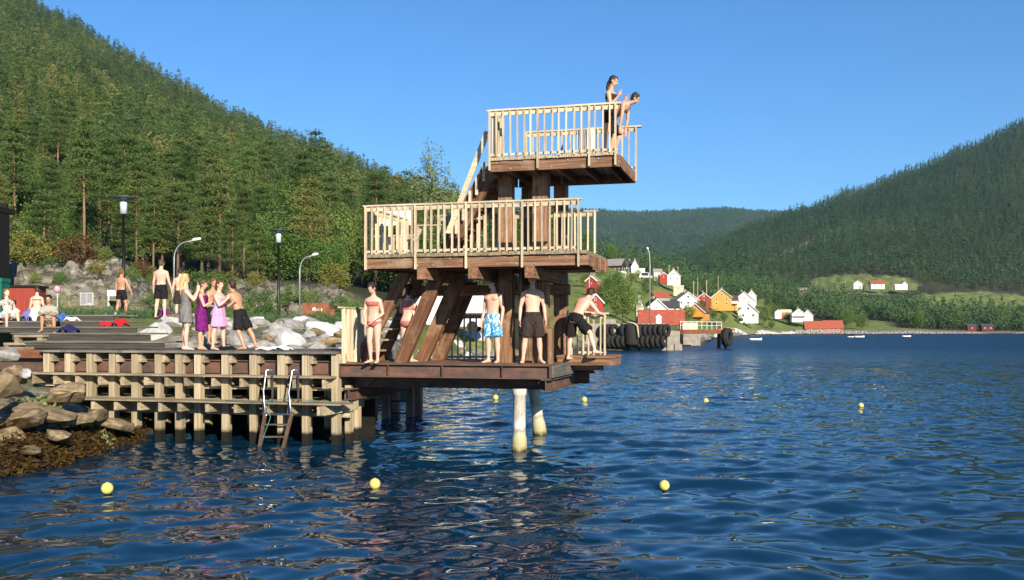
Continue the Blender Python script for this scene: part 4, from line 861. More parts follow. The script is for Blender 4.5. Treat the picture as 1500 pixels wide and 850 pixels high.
def remesh(mb, vox, name, smooth=2, fold=None):
    me = mb.mesh(name); o = bpy.data.objects.new(name, me); COL.objects.link(o)
    r = o.modifiers.new('r', 'REMESH'); r.mode = 'VOXEL'; r.voxel_size = vox; r.use_smooth_shade = True
    s = o.modifiers.new('s', 'SMOOTH'); s.factor = .5; s.iterations = smooth
    dg = bpy.context.evaluated_depsgraph_get(); out = bpy.data.meshes.new_from_object(o.evaluated_get(dg)); bpy.data.objects.remove(o); out.name = name
    if fold:
        n = len(out.vertices); co = np.empty(n * 3); no = np.empty(n * 3); out.vertices.foreach_get('co', co); out.vertices.foreach_get('normal', no); co = co.reshape(-1, 3); no = no.reshape(-1, 3)
        d = vnoise(co[:, 0] * fold[1] + co[:, 2] * fold[1] * .25, co[:, 1] * fold[1] + co[:, 2] * fold[2], 5) + .5 * vnoise(co[:, 0] * fold[1] * 2.1 + co[:, 2] * 9, co[:, 1] * fold[1] * 2 - co[:, 2] * 7, 6)
        out.vertices.foreach_set('co', (co + no * (d * fold[0])[:, None]).ravel()); out.update()
    out.polygons.foreach_set('use_smooth', [True] * len(out.polygons)); return out
MALE = [(-.062, .060, .052, 0), (-.035, .084, .066, .004), (0, .094, .070, .006), (.045, .092, .066, .002), (.085, .083, .058, -.004), (.125, .080, .055, -.006), (.175, .089, .061, -.002), (.225, .100, .069, .002), (.27, .108, .070, .004), (.30, .110, .062, .004), (.322, .088, .048, .006), (.338, .050, .037, .006), (.352, .034, .033, .004), (.385, .031, .032, -.002), (.41, .030, .032, -.004)]
FEM = [(-.062, .062, .054, 0), (-.035, .092, .070, .005), (0, .100, .074, .008), (.045, .093, .066, .003), (.085, .077, .055, -.003), (.125, .070, .051, -.006), (.175, .079, .057, -.004), (.225, .088, .066, -.006), (.255, .093, .071, -.010), (.285, .095, .060, -.002), (.308, .080, .046, .005), (.325, .046, .035, .006), (.342, .030, .030, .004), (.38, .027, .029, -.002), (.405, .027, .030, -.004)]
def V3(*a): return Vector(a)
def person(label, loc, yaw, H, sex='m', skin='skin_pale', hair='hair_brown', hairlen=0, lean=(0, 0), pel=(0, 0), legs=None, arms=None, head=(0, 0), hip=None, clothes=(), feet=None, twist=0, build=1.0):
    """one figure facing -Y of its own frame; legs and arms as (upper, lower, tip) directions, viewer's left first"""
    rng = random.Random(hash(label) % 9999 if False else len(label) * 31 + int(H * 100)); B = MALE if sex == 'm' else FEM
    legs = legs or (((-.05, -.02, -1), (-.02, .05, -1)), ((.05, -.02, -1), (.02, .05, -1)))
    arms = arms or (((-.22, .03, -1), (-.08, -.18, -1), (0, -.2, -1)), ((.22, .03, -1), (.08, -.18, -1), (0, -.2, -1)))
    def dirv(p): fw, sd = R(p[0]), R(p[1]); return V3(math.sin(sd), -math.sin(fw) * math.cos(sd), math.cos(fw) * math.cos(sd)).normalized()
    d0, d1 = dirv(pel), dirv(lean); Lp = V3(1, 0, 0); Lp = (Lp - d0 * Lp.dot(d0)).normalized()
    tw = Matrix.Rotation(R(twist), 3, d1)
    TH, SHN, UA, FA = .245, .235, .168, .150
    hipj = [V3(0, 0, 0) + Lp * (s * .050) - d0 * .012 for s in (-1, 1)]
    LG = []
    for k in range(2):
        a, b = V3(*legs[k][0]).normalized(), V3(*legs[k][1]).normalized(); kn = hipj[k] + a * TH; an = kn + b * SHN; LG.append((hipj[k], kn, an))
    if hip is None: hz = -min(l[2].z for l in LG) + .042
    else: hz = hip / H
    off = V3(0, 0, hz)
    # spine
    def spine(s):
        n = 12; p = V3(0, 0, 0); 
        if s < 0: return p + d0 * s, d0
        st = s / n; d = d0
        for i in range(n):
            q = (i + .5) * st; f = min(1, q / .2); d = d0.lerp(d1, f).normalized(); p = p + d * st
        return p, d
    def ring(s, a, b, o, n=16, g=0.0):
        p, d = spine(s); f = min(1, max(0, s / .25)); L = Lp.lerp(tw @ V3(1, 0, 0), f); L = (L - d * L.dot(d)).normalized(); Dp = d.cross(L)   # depth axis, backwards
        c = p + Dp * o + off
        return [(c + L * (a * build + g) * math.copysign(abs(math.cos(t)) ** .85, math.cos(t)) + Dp * (b * build + g) * math.copysign(abs(math.sin(t)) ** .9, math.sin(t))) * H for t in [2 * math.pi * k / n for k in range(n)]]
    mb = MB(); mb.loft([ring(*r) for r in B])
    sh_s = .298 if sex == 'm' else .284; shw = (.112 if sex == 'm' else .094) * build
    p, d = spine(sh_s); L = tw @ V3(1, 0, 0); L = (L - d * L.dot(d)).normalized(); Dp = d.cross(L)
    def pt(q): return (q + off) * H
    lt = 1.0 if sex == 'm' else .97
    for k in range(2):                          # legs and feet
        h, kn, an = LG[k]; a, b = (kn - h).normalized(), (an - kn).normalized()
        mb.tube([pt(h + d0 * .015), pt(h + a * .06), pt(h + a * .14), pt(kn - a * .02), pt(kn + b * .015)], [H * .052 * lt, H * .054 * lt, H * .046 * lt, H * .034, H * .032], 12)
        cf = V3(0, .008, 0); mb.tube([pt(kn - b * .005), pt(kn + b * .06 + cf), pt(kn + b * .11 + cf * .7), pt(kn + b * .18), pt(an)], [H * .032, H * .0355 * lt, H * .031 * lt, H * .0215, H * .0195], 12)
        ft = V3(*(feet[k] if feet else (-.25 if k == 0 else .25, -1, 0))).normalized(); sd = ft.cross(V3(0, 0, 1)).normalized(); up = sd.cross(ft)
        if up.z < 0: up = -up
        rings = []
        for q, w, hh, z in ((-.034, .014, .014, -.020), (-.025, .021, .024, -.016), (.0, .022, .03, -.010), (.04, .024, .022, -.020), (.075, .029, .015, -.027), (.10, .027, .011, -.030), (.118, .016, .007, -.033)):
            c = an + ft * q + up * z; rings.append([(c + sd * w * math.cos(t) + up * hh * math.sin(t) + off) * H for t in [2 * math.pi * i / 10 for i in range(10)]])
        mb.loft(rings)
    HT = []
    for k in range(2):                          # arms and hands
        s = -1 if k == 0 else 1; S = p + L * s * shw * .93 - d * .012; u, f, t = [V3(*q).normalized() for q in arms[k]]
        e = S + u * UA; w = e + f * FA; HT.append(w)
        mb.tube([pt(p + L * s * shw * .55 + d * .004), pt(S + u * .005), pt(S + u * .05), pt(S + u * .11), pt(e), pt(e + f * .035), pt(e + f * .10), pt(w)], [H * .036, H * .037 * lt, H * .031 * lt, H * .026, H * .022, H * .0235, H * .018, H * .0135], 10)
        pn = t.cross(V3(s, 0, 0)); pn = pn - t * pn.dot(t)
        side = V3(0, -1, 0) - t * V3(0, -1, 0).dot(t)
        if side.length < .2: side = V3(0, 0, 1) - t * t.z
        side.normalize(); nrm = t.cross(side) * s; nrm = nrm.normalized() * -s if nrm.dot(V3(-s, 0, 0)) < 0 else nrm.normalized()
        rings = []
        for q, ww, th in ((-.006, .014, .012), (.012, .019, .0125), (.032, .023, .012), (.050, .022, .010)):
            c = w + t * q; rings.append([(c + side * ww * math.cos(z) + nrm * th * math.sin(z) + off) * H for z in [2 * math.pi * i / 10 for i in range(10)]])
        mb.loft(rings)
        for i, fl in enumerate((.040, .046, .043, .033)):
            b0 = w + t * .046 + side * (.0165 - .011 * i); b1 = b0 + (t + side * (.10 - .06 * i)).normalized() * fl * .5; b2 = b1 + (t * .85 + nrm * .5).normalized() * fl * .5
            mb.tube([pt(b0 - t * .01), pt(b0), pt(b1), pt(b2)], [H * .0056, H * .0056, H * .0052, H * .0046], 7)
        b0 = w + t * .012 + side * .016; b1 = b0 + (t * .6 + side * .8).normalized() * .026; b2 = b1 + (t * .9 + side * .25 + nrm * .3).normalized() * .024
        mb.tube([pt(w + t * .008), pt(b0), pt(b1), pt(b2)], [H * .008, H * .0075, H * .0064, H * .005], 7)
    if sex == 'm':
        q, dq = spine(.262); Dq = dq.cross(L)
        for s in (-1, 1): mb.ell(pt(q + L * s * .046 * build - Dq * .052), L * .046 * H, Dq * .018 * H, dq * .030 * H, 12, 8); mb.ell(pt(q + L * s * .05 * build + Dq * .050), L * .040 * H, Dq * .016 * H, dq * .045 * H, 12, 8)
    # head
    pn_, dn = spine(B[-1][0] - .01); hy, hp = R(head[0]), R(head[1])
    f = (Matrix.Rotation(hy, 3, 'Z') @ V3(0, -1, 0)); f = (f - dn * f.dot(dn) * (.55)).normalized(); up = dn.lerp(V3(0, 0, 1), .55).normalized(); lat = f.cross(up).normalized(); rot = Matrix.Rotation(-hp, 3, lat); f = rot @ f; up = lat.cross(f).normalized() if lat.cross(f).dot(dn) > 0 else -lat.cross(f).normalized()
    c = pn_ + up * .052 + f * .010
    mb.ell(pt(c + up * .012 - f * .006), lat * .0455 * H, f * .056 * H, up * .055 * H, 16, 10)
    mb.ell(pt(c - up * .024 + f * .012), lat * .036 * H, f * .040 * H, up * .046 * H, 14, 8)
    mb.ell(pt(c - up * .055 + f * .030), lat * .015 * H, f * .014 * H, up * .011 * H, 10, 6)
    mb.ell(pt(c - up * .016 + f * .052), lat * .0075 * H, f * .014 * H, up * .012 * H, 8, 6); mb.ell(pt(c + up * .002 + f * .047), lat * .0055 * H, f * .010 * H, up * .018 * H, 8, 6)
    mb.ell(pt(c + up * .010 + f * .042), lat * .030 * H, f * .010 * H, up * .006 * H, 10, 6)
    for s in (-1, 1): mb.ell(pt(c - up * .006 - f * .004 + lat * s * .046), lat * .006 * H, f * .012 * H, up * .019 * H, 8, 6)
    body = remesh(mb, H * .0056, 'person_body'); body.materials.append(M[skin]); body.materials.append(M['eye']); body.materials.append(M['lip'])
    n = len(body.polygons); cen = np.empty(n * 3); body.polygons.foreach_get('center', cen); cen = cen.reshape(-1, 3); mi = np.zeros(n, np.int32)
    for s in (-1, 1):
        q = np.array(pt(c - up * .001 + f * .048 + lat * s * .0175)); d_ = cen - q; mi[(np.linalg.norm(d_ * 1.0, axis=1) < H * .0085)] = 1
    q = np.array(pt(c - up * .036 + f * .046)); d_ = cen - q; la = np.abs(d_ @ np.array(lat)); ua_ = np.abs(d_ @ np.array(up)); fa = np.abs(d_ @ np.array(f)); mi[(la < H * .013) & (ua_ < H * .005) & (fa < H * .02)] = 2
    if sex == 'm':
        q, dq = spine(.256); Dq = dq.cross(L)
        for s in (-1, 1): d_ = cen - np.array(pt(q + L * s * .058 * build - Dq * .066)); mi[np.linalg.norm(d_, axis=1) < H * .0075] = 2
        q, dq = spine(.10); d_ = cen - np.array(pt(q - dq.cross(L) * .064)); mi[np.linalg.norm(d_, axis=1) < H * .006] = 2
    body.polygons.foreach_set('material_index', mi)
    o = link('person', body); o.location = loc; o.rotation_euler = (0, 0, yaw); tag(o, label, 'person')
    # hair
    if hair:
        mb = MB(); mb.ell(pt(c + up * .020 - f * .013), lat * .051 * H, f * .058 * H, up * .056 * H, 18, 12); mb.ell(pt(c - up * .010 - f * .030), lat * .044 * H, f * .034 * H, up * .045 * H, 14, 8)
        for q in range(10):
            a_ = rng.uniform(0, 6.28); mb.ell(pt(c + up * (.05 + rng.uniform(0, .016)) - f * .01 + lat * .030 * math.cos(a_) + f * .034 * math.sin(a_)), lat * .016 * H, f * .018 * H, up * .012 * H, 8, 6)
        if hairlen:
            base = c - f * .040 + up * .0; bk = -dn; path = [c - f * .035 + up * .01, c - f * .052 - up * .05]; pe, de = spine(.24); back = de.cross(Lp).normalized(); back = back if back.dot(f) < .2 else -back
            for q in (.25, .5, .75, 1): path.append(path[1] + (-V3(0, 0, 1) * (hairlen * q)) * .75 + (-dn * hairlen * q) * .25 + (-f) * .012 * (1 - q))
            mb.tube([pt(q) for q in path], [H * .036, H * .034, H * .030, H * .028, H * .022, H * .008], 10)
        hm = remesh(mb, H * .008, 'hair_mesh', 1, (H * .0045, 70, 10)); link('hair', hm, M[hair], o)
    # clothes
    def seg_rings(s0, s1, g, sb=B):
        ss = np.array([r[0] for r in sb]); q = sorted(set([s0, s1] + [float(v) for v in ss if s0 < v < s1]))
        return [ring(s, *[float(np.interp(s, ss, [r[j] for r in sb])) for j in (1, 2, 3)], 20, g) for s in q]
    for cl in clothes:
        kind, mt = cl[0], cl[1]; mb = MB()
        if kind == 'shorts':                     # loose swim shorts to a fraction of the thigh
            fr, fl = cl[2], cl[3] if len(cl) > 3 else 1.25
            mb.loft(seg_rings(-.055, cl[4] if len(cl) > 4 else .07, .008))
            for h, kn, an in LG:
                a = (kn - h); mb.tube([pt(h + d0 * .03), pt(h + a * .15), pt(h + a * fr * .6), pt(h + a * fr)], [H * .060, H * .064, H * .057 * fl, H * .056 * fl], 14)
            link('shorts', remesh(mb, H * .008, 'shorts_mesh', 2, (H * .0065, 17, 3)), M[mt], o)
        elif kind in ('top', 'bottom', 'band'):
            s0, s1 = {'top': (.212, .272), 'bottom': (-.06, .02), 'band': (.05, .075)}[kind] if len(cl) < 4 else cl[2:4]
            mb.loft(seg_rings(s0, s1, .0045)); link({'top': 'bikini_top', 'bottom': 'bikini_bottom', 'band': 'waistband'}[kind], mb.mesh('cloth_mesh', True), M[mt], o)
        elif kind in ('dress', 'wrap'):          # dress or towel wrapped round the trunk
            s1, hem, fl = cl[2], cl[3], cl[4]; rr = seg_rings(-.02, s1, .011); h0 = (LG[0][0] + LG[1][0]) / 2; kd = ((LG[0][1] + LG[1][1]) / 2 - h0); low = []
            half = (LG[0][1] - LG[1][1]).length / 2
            for q in (1.0, .75, .5, .25):
                cc = h0 + kd * hem * q + off; wdt = .108 + (fl * .03 + half * .25) * q
                low.append([(cc + Lp * (wdt + .006 * math.sin(5 * t_)) * math.cos(t_) + V3(0, 1, 0) * (.084 + fl * .02 * q + .006 * math.sin(6 * t_)) * math.sin(t_)) * H for t_ in [2 * math.pi * k / 20 for k in range(20)]])
            mb.loft(low + rr); me_ = remesh(mb, H * .009, 'cloth_mesh', 2, (H * .0075, 18, 2)); link('dress' if kind == 'dress' else 'towel_wrap', me_, M[mt], o)
        elif kind == 'cape':                     # towel round the shoulders
            mb.loft(seg_rings(.05, .325, .022)); 
            for k in range(2):
                s = -1 if k == 0 else 1; S = p + L * s * shw * .93 - d * .012; u = V3(*arms[k][0]).normalized(); mb.tube([pt(p + L * s * .05), pt(S), pt(S + u * UA * .9)], [H * .045, H * .052, H * .055], 12)
            link('towel_cape', remesh(mb, H * .009, 'cloth_mesh', 2, (H * .009, 14, 6)), M[mt], o)
        elif kind == 'lap':                      # towel laid over the thighs
            for h, kn, an in LG: mb.tube([pt(h + d0 * .04), pt(h.lerp(kn, .5)), pt(kn)], [H * .085, H * .075, H * .05], 14)
            link('lap_towel', remesh(mb, H * .009, 'cloth_mesh', 2, (H * .009, 14, 6)), M[mt], o)
    return o
def stand(px, D, **k): return L(px, D)
def at(px, D, z): q = W(px, 482, D); q.z = z; return q
DN = (0, 0, -1)
zd = ZB + .008
# on the base of the tower
person('girl in a coral bikini at the left end of the tower looking down', at(548, 20.6, zd), R(-20), 1.68, 'f', 'skin_pale', 'hair_dark', 0, lean=(9, 2), head=(-5, 30),
       legs=(((-.03, -.08, -1), (.02, .14, -1)), ((.01, -.04, -1), (-.04, .1, -1))), arms=(((-.2, -.18, -1), (.42, -.5, -.7), (.3, -.5, -.8)), ((.24, .08, -1), (-.62, -.62, -.62), (-.5, -.5, -.75))), clothes=(('top', 'c_coral'), ('bottom', 'c_coral', -.062, .005)))
person('dark haired girl in a faded pink top half hidden behind the raking timbers', at(597, 21.35, zd), R(155), 1.66, 'f', 'skin_pale', 'hair_dark', .05, lean=(6, 0), head=(30, 15),
       arms=(((-.25, -.1, -1), (-.1, -.4, -.9), (0, -.4, -1)), ((.45, -.45, -.75), (-.1, -.75, .35), (-.3, -.6, .5))), clothes=(('top', 'c_rust', .17, .29), ('bottom', 'c_rust')))
person('boy in blue and white patterned swim shorts standing by the tower column', at(722, 20.75, zd), R(-28), 1.76, 'm', 'skin_pale', 'hair_dark', head=(-48, 2), lean=(-2, 0), build=.92,
       arms=(((-.2, .06, -1), (-.14, -.28, -1), (.1, -.2, -1)), ((.2, .1, -1), (.02, -.3, -1), (0, -.2, -1))), clothes=(('shorts', 'c_blue', .80, 1.28),))
person('tall bare chested boy in dark brown shorts facing the water', at(780, 20.62, zd), R(6), 1.84, 'm', 'skin_pale', 'hair_brown', head=(0, -3), lean=(-3, 0),
       legs=(((-.16, -.02, -1), (-.10, .05, -1)), ((.12, -.02, -1), (.08, .05, -1))), clothes=(('shorts', 'c_char', .86, 1.3),))
person('boy in black shorts bending over the railing of the side platform', at(843, 21.15, zd), R(140), 1.70, 'm', 'skin_pale', 'hair_dark', lean=(44, -8), pel=(22, 0), head=(10, 20), hip=.95,
       legs=(((.62, .1, -.85), (.55, -.35, -.8)), ((-.03, -.08, -1), (.1, .15, -1)))[::-1] if False else (((-.70, -.10, -.70), (-.38, .12, -.9)), ((.16, -.05, -1), (.06, .10, -1))),
       arms=(((-.45, -.45, -.8), (.05, -.9, -.1), (.3, -.9, -.1)), ((.35, -.5, -.8), (-.5, -.8, -.05), (-.7, -.6, 0))), feet=((-.5, -1, 0), (.2, -1, 0)), clothes=(('shorts', 'c_black', .86, 1.3),))
# on the top platform
zt2 = z2 + .008
person('girl with wet dark plait and dark swimsuit holding her hands up beside the boy', at(893, 20.05, zt2), R(62), 1.60, 'f', 'skin_mid', 'hair_dark', .17, lean=(6, 0), head=(5, 16),
       legs=(((-.05, .12, -1), (0, .05, -1)), ((.04, -.16, -1), (.02, .1, -1))), arms=(((-.1, -.25, -1), (.1, -.7, .75), (.1, -.4, .9)), ((.15, -.2, -1), (-.1, -.8, .55), (-.1, -.5, .8))), clothes=(('bottom', 'c_black', -.06, .09), ('shorts', 'c_black', .42, 1.12), ('top', 'c_olive', .19, .27)))
person('boy bending forward with his hands on his knees at the edge of the top platform', at(894, 20.2, zt2), R(66), 1.54, 'm', 'skin_mid', 'hair_dark', lean=(62, 0), pel=(30, 0), head=(8, 10),
       legs=(((-.1, -.42, -1), (-.05, .30, -1)), ((.1, -.50, -1), (.05, .36, -1))), arms=(((-.1, .10, -1), (.05, .22, -1), (0, -.1, -1)), ((.1, .05, -1), (-.05, .25, -1), (0, -.1, -1))), clothes=(('shorts', 'c_black', .9, 1.25),))
# on the pier
zp = ZP + .006
person('girl with long blond hair in a short grey dress on the pier, seen from behind', at(272, 22.35, zp), R(118), 1.70, 'f', 'skin_pale', 'hair_blond', .27, head=(20, 0), lean=(-2, 0),
       legs=(((-.02, -.03, -1), (.0, .06, -1)), ((.05, -.02, -1), (.02, .06, -1))), arms=(((-.3, -.5, -.7), (.25, -.4, .9), (.3, -.1, .9)), ((.25, -.75, -.45), (-.2, -.35, .85), (-.3, 0, .9))), clothes=(('dress', 'c_grey', .30, .60, .4),))
person('girl wrapped in a dark purple towel next to the blond girl', at(295, 22.6, zp), R(95), 1.58, 'f', 'skin_mid', 'hair_brown', .04, head=(0, 5), lean=(3, 0),
       arms=(((-.1, -.35, -1), (.1, -.8, .5), (0, -.6, .7)), ((.1, -.3, -1), (-.1, -.8, .5), (0, -.5, .8))), clothes=(('wrap', 'c_purple', .285, .98, .6),))
person('woman wrapped in a pale pink towel on the pier', at(320, 22.5, zp), R(75), 1.57, 'f', 'skin_pale', 'hair_brown', .03, head=(-10, 0), lean=(3, 0), build=1.12,
       legs=(((-.10, .10, -1), (-.05, .08, -1)), ((.16, -.12, -1), (.08, .02, -1))), arms=(((-.15, -.5, -.9), (.3, -.6, .6), (.2, -.3, .9)), ((.2, -.45, -.9), (-.2, -.8, .45), (-.2, -.4, .8))), clothes=(('wrap', 'c_pink', .25, .72, 1.2),))
person('boy in black shorts leaning with legs braced towards the woman in pink', at(352, 22.75, zp), R(-112), 1.66, 'm', 'skin_tan', 'hair_dark', lean=(24, 0), pel=(16, 0), head=(0, -15),
       legs=(((-.12, .42, -.9), (-.06, .42, -.9)), ((.1, .10, -1), (.05, .48, -.9))), arms=(((-.2, -.7, -.5), (.1, -.85, -.2), (0, -1, 0)), ((.2, -.75, -.4), (-.1, -.9, -.1), (0, -1, 0))), clothes=(('shorts', 'c_black', .86, 1.25),))
person('tanned child with a teal waistband behind the girls on the pier', at(311, 26.2, 2.12), R(60), 1.72, 'm', 'skin_tan', 'hair_red', head=(-20, 5), lean=(4, 0), arms=(((-.1, -.4, -1), (.1, -.8, .4), (0, -.6, .6)), ((.2, -.3, -1), (-.1, -.8, .4), (0, -.6, .6))), clothes=(('shorts', 'c_black', .8, 1.25), ('band', 'c_teal', .05, .085)))
def gnd(px, D): return gz(px, D) + .02
person('boy in black shorts with his pale back to the camera on the bank', at(236, 31, gnd(236, 31)), R(172), 1.80, 'm', 'skin_pale', 'hair_brown', head=(10, 10), arms=(((-.26, -.05, -1), (-.2, -.3, -1), (0, -.3, -1)), ((.26, -.05, -1), (.2, -.3, -1), (0, -.3, -1))), legs=(((-.06, -.02, -1), (-.02, .05, -1)), ((.04, .12, -1), (.02, .2, -1))), clothes=(('shorts', 'c_black', .72, 1.2),))
person('boy in dark shorts standing behind the blond girl', at(264, 33, gnd(264, 33)), R(195), 1.68, 'm', 'skin_pale', 'hair_dark', head=(0, 25), legs=(((-.16, .05, -1), (-.1, .05, -1)), ((.08, -.02, -1), (.02, .05, -1))), clothes=(('shorts', 'c_char', .8, 1.25),))
person('tanned boy in tight black trunks walking towards the rock face', at(178, 34.5, gnd(178, 34.5)), R(160), 1.66, 'm', 'skin_tan', 'hair_red', head=(0, 12), arms=(((-.5, -.1, -1), (-.35, -.3, -1), (0, -.3, -1)), ((.2, .1, -1), (.1, -.2, -1), (0, -.3, -1))), legs=(((-.14, -.22, -1), (-.08, .18, -1)), ((.08, .12, -1), (.02, .2, -1))), clothes=(('shorts', 'c_black', .55, 1.1),))
# on the steps
def seat(px, v, z): u = U(px, v); return L2W(u, v, z)
person('girl with dark hair sitting on the steps wrapped in a beige towel', seat(73, 2.42, 2.61), R(14), 1.50, 'f', 'skin_tan', 'hair_black', head=(-5, 0), lean=(22, 2), pel=(8, 0), hip=.10,
       legs=(((-.12, -.82, .48), (-.05, .12, -1)), ((.22, -.85, .42), (.05, .05, -1))), arms=(((-.2, -.6, -.6), (.6, -.75, .1), (.8, -.4, 0)), ((.2, -.6, -.6), (-.6, -.75, .1), (-.8, -.4, 0))), clothes=(('cape', 'c_towel'), ('wrap', 'c_towel', .1, .62, .8)))
person('girl in a printed bikini on the steps with a white towel on her lap', seat(12, 3.2, 2.77), R(42), 1.62, 'f', 'skin_pale', 'hair_red', .06, head=(25, 0), lean=(-16, 0), pel=(-18, 0), hip=.11,
       legs=(((-.1, -.86, .44), (-.02, .0, -1)), ((.15, -.84, .5), (.05, -.25, -.95))), arms=(((-.5, .35, -.7), (-.1, .1, -1), (-.4, -.5, -.2)), ((.3, .1, -.9), (-.1, -.85, .1), (-.2, -.8, -.2))), clothes=(('top', 'c_print', .2, .275), ('lap', 'c_white')))
person('person at the edge of the steps with only the bare crossed legs in view', seat(-34, 2.9, 2.77), R(62), 1.66, 'f', 'skin_mid', 'hair_brown', head=(0, 0), lean=(-12, 0), pel=(-10, 0), hip=.11, legs=(((-.1, -.95, .12), (.05, -.86, -.28)), ((.15, -.9, .32), (-.05, -.8, -.5))), arms=(((-.5, .4, -.7), (-.1, .1, -1), (-.4, -.5, -.2)), ((.4, .4, -.7), (.1, .1, -1), (.4, -.5, -.2))), clothes=(('bottom', 'c_black'), ('top', 'c_black')))
person('person sitting with a bare back to the camera on the highest step', seat(54, 4.0, 2.95), R(200), 1.42, 'f', 'skin_pale', 'hair_dark', head=(0, 15), lean=(10, 0), pel=(0, 0), hip=.10, legs=(((-.15, -.9, .1), (-.05, -.1, -1)), ((.15, -.9, .1), (.05, -.1, -1))), clothes=(('top', 'c_coral', .22, .25), ('bottom', 'c_black')))
# ---------------------------------------------------------------- boulders
M['stone'] = None
def m_stone(name, a, b, c, wet=True):
    t = NT(name); n = t.noise(t.coord('Object', (1, 1, 1.6)), 2.2, 8, .7, .5); n2 = t.noise(t.coord('Object'), 14, 5, .7); col = t.ramp(n, [(.34, a), (.48, b), (.62, c)]); col = t.mix(t.math('MULTIPLY', n2, .6), col, a)
    if wet:
        g = t.new('ShaderNodeNewGeometry'); sx = t.new('ShaderNodeSeparateXYZ'); t.lk(g.outputs['Position'], sx.inputs[0]); f = t.ramp(t.math('MULTIPLY_ADD', n, .4, sx.outputs[2]), [(.45, (1, 1, 1)), (.75, (0, 0, 0))]); col = t.mix(f, col, (.025, .02, .01))
    t.bump(n2, .5, .04); return t.set(t.vary(col, .18), .88, 0, .2)
M['stone'] = m_stone('pale_blasted_stone', (.17, .16, .15), (.33, .32, .30), (.46, .45, .42)); M['stone_b'] = m_stone('brown_grey_stone', (.11, .082, .048), (.27, .20, .115), (.43, .335, .20)); M['stone_w'] = m_stone('white_stone', (.33, .33, .32), (.50, .50, .48), (.62, .61, .59))
def rock_mesh(seed, sub=2):
    rng = np.random.default_rng(seed); bm = bmesh.new(); P = rng.normal(0, 1, (22, 3)); P /= np.linalg.norm(P, axis=1)[:, None]; P *= np.array([1, .78, .62]) * rng.uniform(.82, 1.08, (22, 1))
    for p in P: bm.verts.new(p)
    r = bmesh.ops.convex_hull(bm, input=bm.verts); bmesh.ops.delete(bm, geom=[v for v in bm.verts if not v.link_faces], context='VERTS')
    bmesh.ops.bevel(bm, geom=list(bm.edges), offset=.04, segments=1, affect='EDGES', profile=.6); bmesh.ops.triangulate(bm, faces=bm.faces); bmesh.ops.subdivide_edges(bm, edges=bm.edges, cuts=1, use_grid_fill=True)
    for v in bm.verts:
        d = .035 * math.sin(v.co.x * 5 + seed) * math.sin(v.co.y * 6 + 1) + .03 * math.sin(v.co.z * 11 + v.co.x * 7); v.co *= 1 + d + rng.normal(0, .006); q = Vector((v.co.x, v.co.y / .78, v.co.z / .62)).length; v.co *= min(1, 1.1 / q)
    me = bpy.data.meshes.new('boulder'); bm.to_mesh(me); bm.free(); return me
ROCKS = [rock_mesh(i) for i in range(8)]
def boulder(px, py, D, wpx, label, mat='stone', group=None, k=None, flat=1.0, rot=None, tilt=None):
    me = ROCKS[random.randrange(8) if k is None else k]; o = bpy.data.objects.new('boulder', me); COL.objects.link(o)
    if not me.materials: me.materials.append(M['stone'])
    s = wpx * (1.45 if px < 180 else 1.0) / F * D / 2; q = W(px, py, D); q.z -= s * .0; o.location = q; o.scale = (s, s * random.uniform(.8, 1.1), s * random.uniform(.8, 1.15) * flat)
    o.rotation_euler = ((random.uniform(-.35, .35), random.uniform(-.35, .35), random.uniform(0, 6.28)) if rot is None else rot)
    o.material_slots[0].link = 'OBJECT'; o.material_slots[0].material = M[mat]; return tag(o, label, 'boulder', group)
random.seed(21)
boulder(231, 492, 28.4, 62, 'largest white boulder on the bank behind the pier, beside the wooden steps', 'stone_w', None, 4, 1.15, (.15, .2, 1.1)); boulder(222, 506, 26.8, 60, 'flat dark grey slab below the largest white boulder', 'stone_b', None, 1, .35, (.1, .2, .3))
G1 = 'boulders of the stone bank behind the pier'; LB = 'angular pale boulder in the stone bank between the pier and the grass strip'
for i in range(80):
    px = random.uniform(255, 505); f = random.random(); D = 27.5 + f * 10 + (px - 250) * .011; z = gz(px, D); yy = HY - (z - CH) / D * F
    boulder(px, yy - 2, D, random.uniform(24, 62) * (1.1 - .3 * f), LB, random.choice(('stone', 'stone', 'stone', 'stone_w', 'stone_b')), G1, None, random.uniform(.6, .95))
G2 = 'boulders on the shore seen through the tower'
for i in range(34):
    px = random.uniform(515, 760); D = float(np.interp(px, [515, 570, 640, 720, 760], [32, 38, 47, 62, 75])) + random.uniform(0, 7); z = gz(px, D); boulder(px, HY - (z - CH) / D * F - 1, D, random.uniform(16, 34), 'pale boulder of the shore bank beyond the diving tower', random.choice(('stone', 'stone_w', 'stone_b')), G2)
